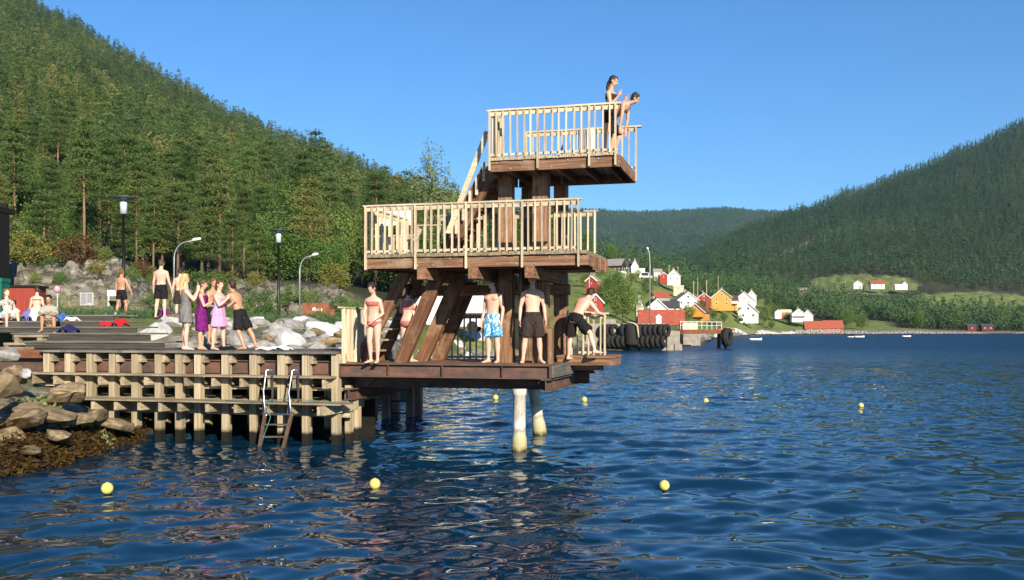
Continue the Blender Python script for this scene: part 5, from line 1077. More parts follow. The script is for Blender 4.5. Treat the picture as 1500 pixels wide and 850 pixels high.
for px, py, D, w, k, fl, mt, lb in ((-6, 568, 18.6, 66, 2, .9, 'stone_b', 'grey boulder at the left edge, the highest beside the pier end'), (22, 549, 20.6, 40, 3, 1.0, 'stone_b', 'upright brownish stone leaning under the rusty beam'), (39, 548, 20.4, 24, 4, 1.0, 'stone_w', 'small white stone under the rusty beam'),
    (70, 605, 18.9, 74, 5, .55, 'stone_b', 'yellowish flat boulder below the herbs'), (30, 618, 18.4, 80, 6, .5, 'stone_b', 'broad tan slab sloping towards the water'), (10, 645, 17.8, 60, 7, .6, 'stone_b', 'brown boulder low at the left edge of the water'), (112, 616, 19.6, 44, 0, .7, 'stone_b', 'brown angular stone beside the yellowish boulder'),
    (140, 610, 20.4, 40, 1, .5, 'stone_b', 'flat stone lying under the lowest ledge of the pier'), (88, 640, 18.4, 40, 2, .6, 'stone_b', 'brown stone in the weed below the brown angular stone'), (165, 622, 21.0, 46, 3, .6, 'stone_b', 'dark stone under the pier beside the first post'), (45, 660, 17.4, 34, 4, .6, 'stone_b', 'small stone in the weed at the waterline'),
    (8, 519, 21.5, 30, 5, .9, 'stone', 'round pale stone below the steps at the left edge'), (100, 578, 20.8, 50, 6, .7, 'stone_b', 'shaded boulder under the left end of the pier'), (-20, 600, 17.6, 60, 1, .8, 'stone_b', 'brown boulder cut by the left edge below the grey one')):
    boulder(px, py, D, w, lb, mt, None, k, fl)
# weed and herbs
def tufts(name, mat, cpx, n, ln, wd, label, seed, cat, up=.4, spread=.12):
    rng = np.random.default_rng(seed); C = []
    for px0, px1, D0, D1, m in cpx:
        a = rng.uniform(px0, px1, m); D = rng.uniform(D0, D1, m) if not callable(D0) else D0(a) + rng.uniform(-1, 1, m) * D1; C.append(np.stack([(a - 750) / F * D, D, ground(a, D) + .05], 1))
    C = np.concatenate(C); Vq = sprays(rng, C, np.array([spread, spread, spread * .6]), n, ln, wd, up); me = np_mesh(name, Vq, quads(len(Vq) // 4), None, rng.uniform(0, 1, len(Vq) // 4)); o = link(name, me, M[mat]); return tag(o, label, cat, None, 'stuff')
shore = lambda a: np.interp(a, [-60, 0, 100, 180, 230], [16.2, 16.9, 18.9, 21.6, 23.2])
tufts('seaweed', 'weed', [(-60, 60, shore, .55, 300), (60, 200, shore, .6, 460), (-40, 120, lambda a: shore(a) + .6, .35, 110)], 26, .17, .05, 'brown rockweed covering the waterline stones', 3, 'seaweed', -.2, .11)
tufts('herbs', 'herb', [(20, 66, 19.6, 20.6, 46), (52, 74, 20.3, 21.2, 26), (118, 150, 20.2, 21.2, 34)], 26, .15, .07, 'pale green leafy herbs between the shore stones', 4, 'herbs', .5, .14)
tufts('grass', 'broad_t', [(60, 250, 31.5, 40, 420), (330, 500, 38.5, 48, 900), (10, 230, 63, 70, 400)], 16, .22, .03, 'rough grass on the bank between boulders and rock face', 5, 'grass', 1.4, .22)

# ---------------------------------------------------------------- lamps, tank, signs on the left bank
def disc_lamp(px, ytop, D, label):
    b = gz(px, D); zt = zz(ytop, D); e = empty('street_lamp', ((px - 750) / F * D, D, b), 0, label, 'street lamp', 'black lamps with a flat disc on top'); h = zt - b; s = h / 5
    MB().lathe([(.0, -.3), (.11, -.3), (.11, h * .28), (.075, h * .3), (.06, h - .75 * s), (.13 * s, h - .74 * s), (.13 * s, h - .7 * s), (0, h - .7 * s)], n=14).build('pole', M['black'], e, True)
    MB().lathe([(0, h - .69 * s), (.14 * s, h - .69 * s), (.15 * s, h - .22 * s), (.1 * s, h - .12 * s), (0, h - .12 * s)], n=14).build('lantern', M['frost'], e, True)
    MB().lathe([(0, h - .13 * s), (.30 * s, h - .12 * s), (.56 * s, h - .03 * s), (.56 * s, h - .01 * s), (.25 * s, h + .02 * s), (0, h + .04 * s)], n=24).build('disc_shade', M['lampdisc'], e, True)
M['frost'] = m_plain('frosted_lamp_glass', (.62, .66, .72), None, 4, .25, 0, .6, 0); M['lampdisc'] = m_plain('dark_blue_grey_disc', (.10, .13, .18), None, 5, .35, .4, .5, 0)
disc_lamp(181, 289, 44, 'tall black lamp with a flat disc top, standing behind the tanned boy'); disc_lamp(408, 337, 53, 'black lamp with a flat disc top beside the large dark bush')
def arm_lamp(px, ytop, D, arm, label, group='thin grey lamps with a curved arm', two=False, zb=None):
    b = gz(px, D) if zb is None else zb; h = zz(ytop, D) - b; e = empty('street_lamp', ((px - 750) / F * D, D, b), 0, label, 'street lamp', group); r = max(.05, .0007 * D)
    p = [(0, 0, -.3), (0, 0, h * .75)]; 
    for k in range(1, 7): t_ = k / 6 * math.pi / 2; p.append((arm * .55 * (1 - math.cos(t_)), 0, h * .75 + h * .22 * math.sin(t_)))
    p.append((arm * .8, 0, h * .985)); MB().tube(p, [r] * 2 + [r * .7] * (len(p) - 2), 8).build('pole', M['galv'], e, True)
    MB().tube([(arm * .72, 0, h * .98), (arm * .85, 0, h * 1.0), (arm * 1.12, 0, h * 1.012)], [r * .9, r * 2.0, r * 1.3], 8).build('lamp_head', M['white'], e, True)
    return e
arm_lamp(255, 351, 58, 1.45, 'thin grey street lamp with curved arm rising behind the bathers on the bank'); arm_lamp(439, 373, 58, 1.0, 'thin grey street lamp with curved arm beside the rusty tank')
tk = empty('rusty_tank', W(443, 472, 49), 0, 'rusty red steel tank with a pipe end and worn pale marks on the grass strip', 'tank'); tk.location.z = gz(445, 49)
MB().box((0, 0, .35), (1.35, .8, .98)).build('tank_body', M['rust2'] if 'rust2' in M else M['rust'], tk)
MB().lathe([(0, 0), (.3, 0), (.3, 1.5), (.27, 1.5), (.27, 1.4), (0, 1.4)], (.1, .4, .36), 18, 0, 'x').build('pipe', M['rust'], tk, True)
MB().box((.1, .1, -.1), (.25, .7, .35)).box((1.0, .1, -.1), (1.15, .7, .35)).build('foot', M['rust'], tk)
mb = MB(); random.seed(5)
for k in range(7): a = .52 + k * .072; z = .58 + random.uniform(-.03, .03); mb.box((a, -.006, z), (a + random.uniform(.03, .06), -.001, z + random.uniform(.07, .17)))
mb.build('worn_mark', M['white'], tk)
def post_sign(): pass
M['p_board'] = m_plain('faded_board', (.50, .49, .45), (.30, .29, .26), 9, .8)
ib = empty('information_board', W(127, 462, 42), 0, 'small white information board with a pointed roof on two legs', 'notice board'); ib.location.z = gz(127, 42)
MB().box((-.3, 0, .55), (.3, .05, 1.15)).build('board', M['p_board'], ib); MB().add([(-.36, -.05, 1.15), (.36, -.05, 1.15), (0, -.05, 1.45), (-.36, .12, 1.15), (.36, .12, 1.15), (0, .12, 1.45)], [(0, 1, 2), (5, 4, 3), (0, 3, 4, 1), (1, 4, 5, 2), (2, 5, 3, 0)]).build('roof', M['grey_x'], ib)
MB().box((-.26, .06, -.2), (-.18, .12, 1.14)).build('leg', M['grey_z'], ib); MB().box((.18, .06, -.2), (.26, .12, 1.14)).build('leg', M['grey_z'], ib)
mb = MB()
for c_ in range(2): mb.box((-.25 + c_ * .27, -.006, .62 + c_ * .05), (-.03 + c_ * .27, -.001, 1.08))
mb.build('notice', M['cloth_grey'], ib)
pk = empty('pole_with_basket', W(159, 462, 40), 0, 'thin white pole with a board beside a black funnel shaped waste basket', 'pole'); pk.location.z = gz(159, 40); MB().tube([(0, 0, -.2), (0, 0, 1.15)], .035, 8).build('pole', M['white'], pk); MB().box((-.05, -.03, .9), (.55, .0, 1.15)).build('board', M['white'], pk)
bk = empty('waste_basket', W(168, 462, 39.5), 0, 'black funnel shaped waste basket on a thin leg beside the white pole', 'waste basket'); bk.location.z = gz(168, 39.5); MB().lathe([(.03, -.1), (.03, .3), (.26, .68), (.28, .68), (.24, .66), (0, .5)], n=14).build('funnel', M['black'], bk)
bal = empty('pink_balloon', W(84, 445, 38), 0, 'pink balloon on a thin stick above the seated girl', 'balloon'); bal.location.z = gz(84, 38)
M['pinkb'] = m_plain('pink_rubber', (.72, .36, .46), None, 4, .4); hb3 = zz(424, 38) - bal.location.z; MB().ell((0, 0, hb3), (.13, 0, 0), (0, .13, 0), (0, 0, .15)).build('balloon', M['pinkb'], bal, True); MB().tube([(0, 0, -.1), (0, 0, hb3 - .17)], .012, 6).build('stick', M['white'], bal)
# left edge: dark shelter, red shed, green bin
M['darkwood'] = m_wood('black_shade_and_lid_boards', (.006, .005, .005), (.013, .011, .010), (.022, .019, .017), 'z'); M['redwood'] = m_wood('red_painted_boards', (.20, .03, .02), (.28, .045, .03), (.34, .07, .045), 'z', .7)  # black puts the shelter's shade into its boards; also the dark shed lid
X0 = lambda px, D: (px - 750) / F * D
sh = empty('shelter', (X0(19, 56.3), 50, gz(10, 50)), 0, 'dark open shelter with a red edged roof cut by the left edge of the photo', 'shelter'); g0 = sh.location.z
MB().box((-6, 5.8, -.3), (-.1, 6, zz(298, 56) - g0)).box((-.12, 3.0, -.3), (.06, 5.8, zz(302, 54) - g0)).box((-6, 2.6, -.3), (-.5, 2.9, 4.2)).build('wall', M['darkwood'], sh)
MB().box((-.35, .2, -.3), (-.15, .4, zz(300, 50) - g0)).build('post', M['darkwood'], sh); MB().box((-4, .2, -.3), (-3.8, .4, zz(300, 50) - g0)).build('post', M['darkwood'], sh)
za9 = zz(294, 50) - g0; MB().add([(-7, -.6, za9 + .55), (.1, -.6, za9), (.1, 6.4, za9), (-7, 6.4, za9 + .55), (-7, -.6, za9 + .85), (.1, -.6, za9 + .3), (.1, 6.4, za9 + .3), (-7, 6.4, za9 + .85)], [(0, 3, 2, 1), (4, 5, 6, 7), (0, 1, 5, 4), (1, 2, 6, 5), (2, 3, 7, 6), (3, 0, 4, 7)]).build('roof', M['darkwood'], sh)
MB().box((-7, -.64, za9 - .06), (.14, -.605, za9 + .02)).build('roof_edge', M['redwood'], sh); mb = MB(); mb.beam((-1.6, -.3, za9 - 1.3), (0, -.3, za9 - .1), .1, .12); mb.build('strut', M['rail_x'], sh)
rs = empty('red_shed', (X0(9, 39), 39, gz(20, 39)), R(8), 'low red wooden shed with a dark flat lid behind the seated bathers', 'shed'); hs = zz(421, 39) - rs.location.z; MB().box((0, 0, -.4), (1.15, 1.2, hs)).build('wall', M['redwood'], rs); MB().box((-.06, -.08, hs + .002), (1.24, 1.3, hs + .09)).build('lid', M['darkwood'], rs)
M['greenp'] = m_plain('green_plastic', (.01, .16, .11), None, 6, .5); gb = empty('green_bin', (X0(-3, 37), 37, gz(0, 37)), 0, 'green plastic bin cut by the left edge beside the red shed', 'bin'); hg = zz(408, 37) - gb.location.z; MB().loft([[(-.25, -.25, 0), (.25, -.25, 0), (.25, .25, 0), (-.25, .25, 0)], [(-.3, -.3, hg * .9), (.3, -.3, hg * .9), (.3, .3, hg * .9), (-.3, .3, hg * .9)]]).build('body', M['greenp'], gb); MB().box((-.33, -.33, hg * .9 + .004), (.33, .33, hg)).build('lid', M['greenp'], gb)
# white panel building seen through the tower
wb = empty('white_van', (X0(632, 58), 58, gz(670, 60)), R(-6), 'white flat sided van standing behind the tower on the quay road', 'van'); h0 = zz(428, 58) - wb.location.z
mb = MB(); mb.box((0, 0, .35), (3.35, 1.9, h0)); mb.add([(-1.25, .05, .35), (-.002, .05, .35), (-.002, 1.85, .35), (-1.25, 1.85, .35), (-.7, .1, h0 * .9), (-.002, .1, h0 - .05), (-.002, 1.8, h0 - .05), (-.7, 1.8, h0 * .9), (-1.25, .05, h0 * .55), (-1.25, 1.85, h0 * .55)], [(0, 3, 2, 1), (0, 1, 5, 4, 8), (3, 9, 7, 6, 2), (4, 5, 6, 7), (8, 4, 7, 9), (0, 8, 9, 3), (1, 2, 6, 5)]); mb.build('body', M['white'], wb)
MB().box((-.62, .05 - .004, h0 * .6), (-.1, .06, h0 * .88)).build('window', M['glass'], wb)
for u, v in ((-.6, -.02), (2.5, -.02), (-.6, 1.74), (2.5, 1.74)): MB().lathe([(.0, 0), (.34, 0), (.34, .2), (0, .2)], (u, v, .34), 18, 0, 'y').build('wheel', M['rubber'], wb)

# ---------------------------------------------------------------- clothes on the steps and the bank
def heap(px, v, z, w, d, h, mat, label, cat='towel', seed=0, name='towel', loc=None):
    rng = np.random.default_rng(seed); n = 18; V = []; Fc = []
    for i in range(n + 1):
        for j in range(n + 1):
            s, t_ = i / n * 2 - 1, j / n * 2 - 1; r = max(abs(s), abs(t_)); q = math.hypot(s, t_); k = (1 + .22 * math.sin(math.atan2(t_, s) * 3 + seed)); e = max(0, 1 - (q / 1.15) ** 2) ** .6
            V.append((s * w / 2 * k, t_ * d / 2 * k, h * e * (1 + .35 * math.sin(s * 4 + seed) * math.sin(t_ * 5 + seed * 2)) + .004))
    for i in range(n):
        for j in range(n): a = i * (n + 1) + j; Fc.append((a, a + n + 1, a + n + 2, a + 1))
    me = bpy.data.meshes.new(name); me.from_pydata(V, [], Fc); me.polygons.foreach_set('use_smooth', [True] * len(Fc)); o = link(name, me, M[mat]); o.location = L2W(U(px, v), v, z) if loc is None else loc; o.rotation_euler = (0, 0, YAW); return tag(o, label, cat)
heap(101, 1.75, 2.452, .42, .4, .17, 'cloth_navy', 'navy blue bundle of clothing lying on the second step', 'clothes', 1, 'clothes'); heap(156, 2.4, 2.612, .30, .35, .12, 'cloth_red', 'flat end of the red towel heap on the third step', 'towel', 2); heap(175, 2.3, 2.612, .34, .4, .18, 'cloth_red', 'rounder bright red towel heap on the third step')
heap(104, 3.3, 2.772, .42, .4, .10, 'cloth_white', 'white crumpled towel beside the girl in the beige towel', 'towel', 4); heap(91, 3.2, 2.772, .26, .4, .18, 'cloth_blue', 'blue cloth right behind the girl in the beige towel', 'clothes', 5, 'clothes')
heap(50, 3.1, 2.772, .36, .35, .30, 'cloth_white', 'round white bag between the two girls on the steps', 'bag', 6, 'bag'); heap(41, 3.25, 2.772, .22, .3, .28, 'cloth_violet', 'violet cloth beside the round white bag', 'clothes', 7, 'clothes')
for px, D, w, h, mt, lb, cat in ((151, 36, .55, .16, 'cloth_white', 'white towel lying on the top edge of the steps', 'towel'), (169, 34, .5, .16, 'cloth_white', 'white towel at the feet of the tanned boy', 'towel'), (200, 33, .5, .14, 'cloth_navy', 'dark blue clothes on the bank right of the tanned boy', 'clothes'), (241, 31.5, .35, .3, 'c_purple', 'dark red backpack at the feet of the pale boy', 'backpack'), (262, 30.2, .45, .18, 'cloth_navy', 'dark clothes on the boulder behind the blond girl', 'clothes'), (185, 32, .3, .1, 'cloth_black', 'small black bag on the bank behind the steps', 'bag')):
    heap(0, 0, 0, w, w * .7, h, mt, lb, cat, int(px), cat, (X0(px, D), D, gz(px, D)))
heap(0, 0, 0, .5, .3, .09, 'cloth_white', 'crumpled white towel on the pier near its outer corner', 'towel', 11, 'towel', L2W(U(412, 1.2), 1.2, ZP + .004)); heap(0, 0, 0, .45, .3, .07, 'cloth_white', 'flat white towel on the pier beside the boy leaning forward', 'towel', 12, 'towel', L2W(U(387, .8), .8, ZP + .004))
for k, px in enumerate((309, 327, 338)): heap(0, 0, 0, .26, .2, .08, 'cloth_black', ('black sandals left of the feet of the woman in pink', 'black sandals between the feet of the woman in pink', 'black sandals right of the woman in pink')[k], 'sandals', 20 + k, 'sandals', L2W(U(px, .9), .9, ZP + .004))

# ---------------------------------------------------------------- buoys
M['buoy'] = m_plain('yellow_plastic_buoy', (.72, .62, .13), (.60, .52, .16), 5, .45); M['buoyrope'] = m_plain('pale_rope', (.4, .36, .25), None, 20, .9)
for px, py, w, lb in ((157, 721, 17, 'yellow buoy in the dark water at the lower left'), (549, 714, 16, 'yellow buoy in front of the middle of the tower, near the camera'), (973, 716, 15, 'yellow buoy floating nearest on the right of the tower'), (726, 585, 8, 'small far buoy seen under the tower beside the white pile'), (856, 588, 8, 'small far buoy just right of the tower base'), (1034, 590, 8, 'far yellow buoy in open water right of the side platform'), (1261, 597, 8, 'far yellow buoy alone on the right, outermost of the row')):
    D = CH * F / (py - HY); r = w / F * D / 2 * 1.03; e = empty('buoy', (X0(px, D), D, 0), 0, lb, 'buoy', 'yellow buoys of the bathing area'); MB().ell((0, 0, r * .62), (r, 0, 0), (0, r, 0), (0, 0, r), 20, 14).build('float', M['buoy'], e, True)
    MB().tube([(0, 0, r * 1.5), (0, 0, r * 1.66)], r * .14, 8).build('top_eye', M['buoy'], e, True)

# ---------------------------------------------------------------- quay with tyres
M['conc'] = m_plain('old_concrete', (.36, .33, .27), (.20, .18, .15), 1.6, .9, 0, .2, .3, 0, .05, 8)
def tyre_mesh(Ro, w):
    ri = Ro * .50; prof = [(ri, -w * .32), (ri * 1.02, w * .32), (Ro * .72, w * .5), (Ro * .93, w * .47), (Ro, w * .36), (Ro * .975, w * .18), (Ro, w * .16), (Ro, -w * .16), (Ro * .975, -w * .18), (Ro, -w * .36), (Ro * .93, -w * .47), (Ro * .72, -w * .5)]
    return MB().lathe(prof, n=28, axis='y', closed=True).mesh('tyre_mesh', True)
TY = tyre_mesh(.78, .5); TY.materials.append(M['rubber']); BT = tyre_mesh(1.22, .95); BT.materials.append(M['rubber'])
QD = 113.0; qz = zz(474, QD); q0, q1 = X0(858, QD), X0(1000, QD)
qy = empty('quay', (0, 0, 0), 0, 'concrete quay on piers hung with old tyres behind the tower', 'quay'); mb = MB(); mb.box((q0, QD, .75), (X0(975, QD), QD + 12, qz)); mb.box((X0(975, QD), QD + 3, .2), (q1 + .2, QD + 12, zz(485, QD))); mb.build('slab', M['conc'], qy)
for px in (862, 877, 895, 913, 929, 945, 960, 972, 983, 994): MB().box((X0(px, QD) - .5, QD + .35, -2), (X0(px, QD) + .5, QD + 1.4, .745)).build('pier', M['conc'], qy)
MB().box((X0(885, QD), QD + .5, qz + .002), (X0(903, QD), QD + 1, qz + .5)).build('parapet', M['conc'], qy)
n_ = 0
for row, (y, pxl) in enumerate(((484.5, (884, 892, 899.5, 913.5, 939, 946.5, 954, 961.5, 969, 976)), (500, (886, 893, 900, 907.5, 914.5, 936, 943, 950, 957.5, 965, 972.5)))):
    for px in pxl:
        o = bpy.data.objects.new('tyre', TY); COL.objects.link(o); o.location = W(px, y, QD - .35 - .1 * row); o.location.y = QD - .30 - .06 * (n_ % 2); o.rotation_euler = (R(random.uniform(-4, 4)), random.uniform(0, 6), R(random.uniform(52, 66))); n_ += 1
        tag(o, ('tyre of the upper row on the quay wall' if row == 0 else 'tyre of the lower row on the quay wall'), 'tyre', ('upper' if row == 0 else 'lower') + ' row of tyres on the quay')
for px, y, lb in ((925, 490, 'large upright tyre bundle roll in the middle of the quay wall'),):
    o = link('fender_roll', MB().lathe([(.0, -1.25), (.75, -1.25), (.82, -1.1), (.82, 1.1), (.75, 1.25), (0, 1.25)], n=24).mesh('roll', True), M['rubber']); o.location = W(px, y, QD - .7); tag(o, 'large black fender roll standing between the tyres on the quay wall', 'fender')
mb = MB(); b = W(929, 474, QD - 1.6); mb.tube([b + Vector((-1.2, 1.2, .2)), b, b + Vector((.35, -.1, -.3)), b + Vector((.5, -.1, -1.6))], .11, 8); o = mb.build('mooring_hose', M['rail_z'], None, True); tag(o, 'pale hose hanging down over the tyres of the quay', 'hose')
# white lamp on the quay, walkway, dolphin and big tyre
arm_lamp(952, 364, 119, -.35, 'tall white lamp post on the quay in front of the village', None, zb=qz)
arm_lamp(863, 393, 150, 1.9, 'thin grey lamp post with an arm beside the red cabin', None)
gw = empty('gangway', (0, 0, 0), 0, 'rusty walkway with a white railing leading out from the quay', 'gangway'); a, b = W(996, 485, 117), W(1056, 485, 126); a.z = b.z = zz(486, 122)
MB().beam(a, b, 1.0, .55).build('deck', M['rust'], gw); mb = MB()
for k in range(9): c = a.lerp(b, k / 8); mb.tube([c + Vector((0, -.4, .28)), c + Vector((0, -.4, 1.25))], .04, 6)
mb.beam(a + Vector((0, -.4, 1.25)), b + Vector((0, -.4, 1.25)), .07, .07); mb.beam(a + Vector((0, -.4, .8)), b + Vector((0, -.4, .8)), .05, .05); mb.build('railing', M['white'], gw)
dp = empty('mooring_pile', (X0(1053, 126), 126, 0), 0, 'rusty mooring pile standing in the water at the end of the walkway', 'mooring pile'); MB().tube([(0, 0, -2), (0, 0, zz(478, 126))], .24, 14).build('pile', M['rust'], dp, True); MB().tube([(.9, .1, -2), (.9, .1, 1.2)], .2, 12).build('stub', M['black'], dp, True); mb = MB(); h9 = zz(480, 126); mb.beam((-.3, 0, h9), (2.2, .4, h9 - .3), .2, .25); mb.beam((0, 0, h9 - .8), (.9, .1, h9 - 1.4), .12, .12); mb.build('bracket', M['rust'], dp)
o = link('tyre', BT, None); o.location = W(1065, 494, 125.2); o.rotation_euler = (0, .4, R(58)); tag(o, 'huge worn tyre hanging alone on the mooring pile', 'tyre')

# ---------------------------------------------------------------- village
def m_paint(name, c, k=.82): return m_plain(name, c, tuple(v * k for v in c), 2.5, .75, 0, .2, .1, 0, .01)
for nm, c in (('p_white', (.80, .78, .73)), ('p_red', (.33, .050, .038)), ('p_yellow', (.60, .35, .085)), ('p_orange', (.60, .28, .055)), ('p_black', (.035, .030, .03)), ('p_cream', (.70, .60, .40)), ('p_grey', (.30, .28, .26)), ('p_dred', (.16, .03, .025)), ('p_salmon', (.50, .16, .08))): M[nm] = m_paint('painted_boards' + nm, c)
def m_roof(name, a, b):
    t = NT(name); n = t.noise(t.coord('Object'), 1.2, 6, .7); w = t.new('ShaderNodeTexWave'); t.lk(t.coord('Object'), w.inputs['Vector']); w.inputs['Scale'].default_value = 2.2; t.bump(w.outputs['Fac'], .4, .05); return t.set(t.ramp(n, [(.35, b), (.65, a)]), .8, 0, .2)
M['r_dark'] = m_roof('dark_slate_roof', (.075, .075, .08), (.045, .045, .05)); M['r_grey'] = m_roof('pale_grey_roof', (.34, .31, .28), (.24, .22, .2)); M['r_red'] = m_roof('red_tile_roof', (.40, .105, .065), (.29, .07, .045)); M['r_brown'] = m_roof('brown_tile_roof', (.16, .075, .04), (.10, .05, .03)); M['r_rust'] = m_roof('rusty_red_roof', (.42, .11, .05), (.26, .08, .04))
HOUSES = 0
def house(label, px, py, wpx, hpx, D=None, yaw=0, gable=True, wall='p_white', roof='r_dark', dep=1.15, rf=.5, win=2, rows=1, base=None, chim=False, deck=None, group=None, name='house', trim='p_white', door=False):
    chim = chim or (gable and hpx > 13)
    """house whose front wall is wpx wide and hpx tall (roof included, rf of it roof) with its foot at (px, py)"""
    D = D or hit(px, py, 100); w = wpx * .96 / F * D; h = hpx * .9 / F * D; hr = h * rf; hw = h - hr; d = w * dep
    e = empty(name, (X0(px, D), D, zz(py, D)), R(yaw), label, name.replace('_', ' '), group); x0, x1 = -w / 2, w / 2; ov = min(.5, w * .06); s = w / 8
    mb = MB()
    if gable: sec = [(x0, hw), (x0, -2), (x1, -2), (x1, hw), (0, h)]; mb.loft([[(x, 0, z) for x, z in sec], [(x, d, z) for x, z in sec]])
    else: sec = [(0, hw), (0, -2), (d, -2), (d, hw), (d / 2, h)]; mb.loft([[(x0, y, z) for y, z in sec], [(x1, y, z) for y, z in sec]])
    wl = mb.build('wall', M[wall], e)
    half = w / 2 if gable else d / 2; sl = hr / half; th = .16; o_ = ov
    rb = MB()
    for sg in (-1, 1):
        q0 = (sg * (half + o_), hw - sl * o_); q1 = (0, h); P = []
        for a_, z in (q0, q1):
            P.append((a_, z + .03)); 
        for a_, z in (q1, q0): P.append((a_, z + .03 + th))
        if gable: rb.loft([[(x, -o_, z) for x, z in P], [(x, d + o_, z) for x, z in P]])
        else: rb.loft([[(x0 - o_, x + d / 2, z) for x, z in P], [(x1 + o_, x + d / 2, z) for x, z in P]])
    ro = rb.build('roof', M[roof], e)
    if gable:                                           # bargeboards on the gable
        tb = MB()
        for sg in (-1, 1): tb.beam((sg * (half + o_), -o_ - .02, hw - sl * o_ + .03), (0, -o_ - .02, h + .03), .05, .22 * max(1, s * .7), (0, 0, 1))
        tb.build('bargeboard', M[trim], ro)
    if chim: cb = MB(); cb.box((-.3, d * .5, h - .4), (.3, d * .5 + .6, h + 1.0)); cb.build('chimney', M['conc'], ro)
    if base: bb = MB(); bb.box((x0 - .03, -.03, -2), (x1 + .03, d + .03, hw * .3)); bb.build('foundation', M[base], e)
    ww, wh = w * .13, min(hw * .42, w * .17) if rows == 1 else hw / rows * .48
    def window(fx, z, side=0):
        f_, g_ = MB(), MB()
        if side == 0: f_.box((fx - ww / 2, -.05, z), (fx + ww / 2, -.002, z + wh)); g_.box((fx - ww * .36, -.07, z + wh * .14), (fx + ww * .36, -.052, z + wh * .86))
        else:
            X_ = x1 * side; a_, b_ = (X_ + .002 * side, X_ + .05 * side), (X_ + .052 * side, X_ + .07 * side); f_.box((a_[0], fx - ww / 2, z), (a_[1], fx + ww / 2, z + wh)); g_.box((b_[0], fx - ww * .36, z + wh * .14), (b_[1], fx + ww * .36, z + wh * .86))
        f = f_.build('window', M[trim if wall != 'p_white' else 'p_white'], e); g_.build('pane', M['glass'], f)
    for r_ in range(rows):
        z = hw * (r_ + .28) / rows
        for k in range(win): window(x0 + w * (k + .5 + (.0 if win > 1 else .0)) / win, z)
    if gable and hr > 1.2: window(0, hw + hr * .22)
    sd_ = 1 if yaw <= 0 else -1
    for k in range(2): window(d * (.3 + .4 * k), hw * .35, -1 if X0(px, D) > 0 and yaw > -8 else 1)
    if door: db = MB(); db.box((x0 + w * .42, -.04, -.1), (x0 + w * .58, -.003, min(2.1, hw * .7))); db.build('door', M['p_grey'], e)
    if deck: db = MB(); db.box((x0, -1.6, hw * .42), (x1, -.08, hw * .42 + .15)); db.box((x0, -1.6, hw * .42 + .152), (x1, -1.5, hw * .42 + 1.0)); db.build('balcony', M[deck], e); pb = MB(); pb.box((x0 + .1, -1.55, -2), (x0 + .25, -1.4, hw * .42 - .003)); pb.box((x1 - .25, -1.55, -2), (x1 - .1, -1.4, hw * .42 - .003)); pb.build('balcony_post', M[deck], e)
    return e
house('dark brown house with pale grey roof and white base on the upper slope', 898, 401, 26, 24, 372, -30, False, 'p_black', 'r_grey', .8, .42, 4, 1, 'p_white')
house('long white hilltop house with a black roof beside the dark brown house', 922, 398, 26, 18, 395, -8, False, 'p_white', 'r_dark', .8, .5, 3, chim=True); house('white gable wing at the right end of the hilltop house row', 930, 397, 11, 17, 390, -8, True, 'p_white', 'r_dark', 1.0, .6, 1)
house('low white outbuilding stepping down right of the white gable wing', 940, 399, 9, 6, 392, -8, False, 'p_white', 'p_white', .8, .4, 1)
house('red cabin with white porch high behind the side platform', 866, 419, 18, 16, 205, -20, True, 'p_red', 'r_grey', 1.2, .5, 1)
house('red gabled house with white window frames behind the quay', 872, 460, 27, 32, 168, 22, True, 'p_red', 'r_grey', 1.25, .42, 1, 2, chim=True)
house('white house showing between the bush tree and the red roof', 937, 470, 10, 35, 190, 0, True, 'p_white', 'r_dark', 1.2, .4, 1, 2)
house('large white house with broad white gable behind the long red roof', 962, 458, 40, 22, 265, 6, True, 'p_white', 'r_dark', .9, .85, 2); house('white wing with a dark roof right of the broad white gable', 983, 456, 24, 16, 268, -8, False, 'p_white', 'r_dark', .6, .6, 2)
house('long red boathouse with bright red roof and white dormer on the quay', 969, 482, 64, 30, 185, -6, False, 'p_red', 'r_red', .5, .66, 3, name='boathouse')
house('small white dormer house front set before the long red roof', 965, 472, 8, 12, 178, -6, True, 'p_white', 'r_dark', .9, .4, 1, name='house')
house('weathered grey shed with a red roof above the broad white gable', 971, 441, 24, 14, 320, 20, False, 'p_grey', 'r_red', .9, .55, 1, name='shed')
house('white house with a grey roof left of the red gable', 1008, 448, 32, 22, 330, 8, True, 'p_white', 'r_grey', 1.0, .55, 3, chim=True)
house('small red house with a dark roof between white house and yellow house', 1031, 444, 20, 16, 365, -5, True, 'p_red', 'r_dark', 1.1, .5, 1)
house('tall yellow house with brown roof and chimney', 1057, 448, 30, 27, 380, -14, True, 'p_yellow', 'r_brown', 1.2, .48, 2, 2, chim=True); house('low yellow annex with balcony right of the tall yellow house', 1073, 448, 16, 14, 382, -14, False, 'p_yellow', 'r_brown', 1.0, .45, 2, deck='p_white')
house('orange house with brown roof and balcony above the walkway', 1018, 470, 30, 28, 290, -22, True, 'p_orange', 'r_brown', 1.3, .5, 2, 2, deck='p_orange'); house('orange side wing left of the orange house', 1003, 462, 14, 13, 296, -10, True, 'p_orange', 'r_red', 1.0, .5, 1)
house('white house with steep white gable right of the yellow house', 1090, 444, 34, 18, 430, 0, True, 'p_white', 'r_grey', .9, .8, 2); house('white gable with dark roof crowning the house row on the right', 1101, 441, 14, 17, 440, -14, True, 'p_white', 'r_dark', 1.6, .5, 1, chim=True)
house('white cottage with a small porch roof on the slope above the shore', 1096, 467, 30, 25, 408, -14, True, 'p_white', 'r_dark', 1.2, .55, 2)
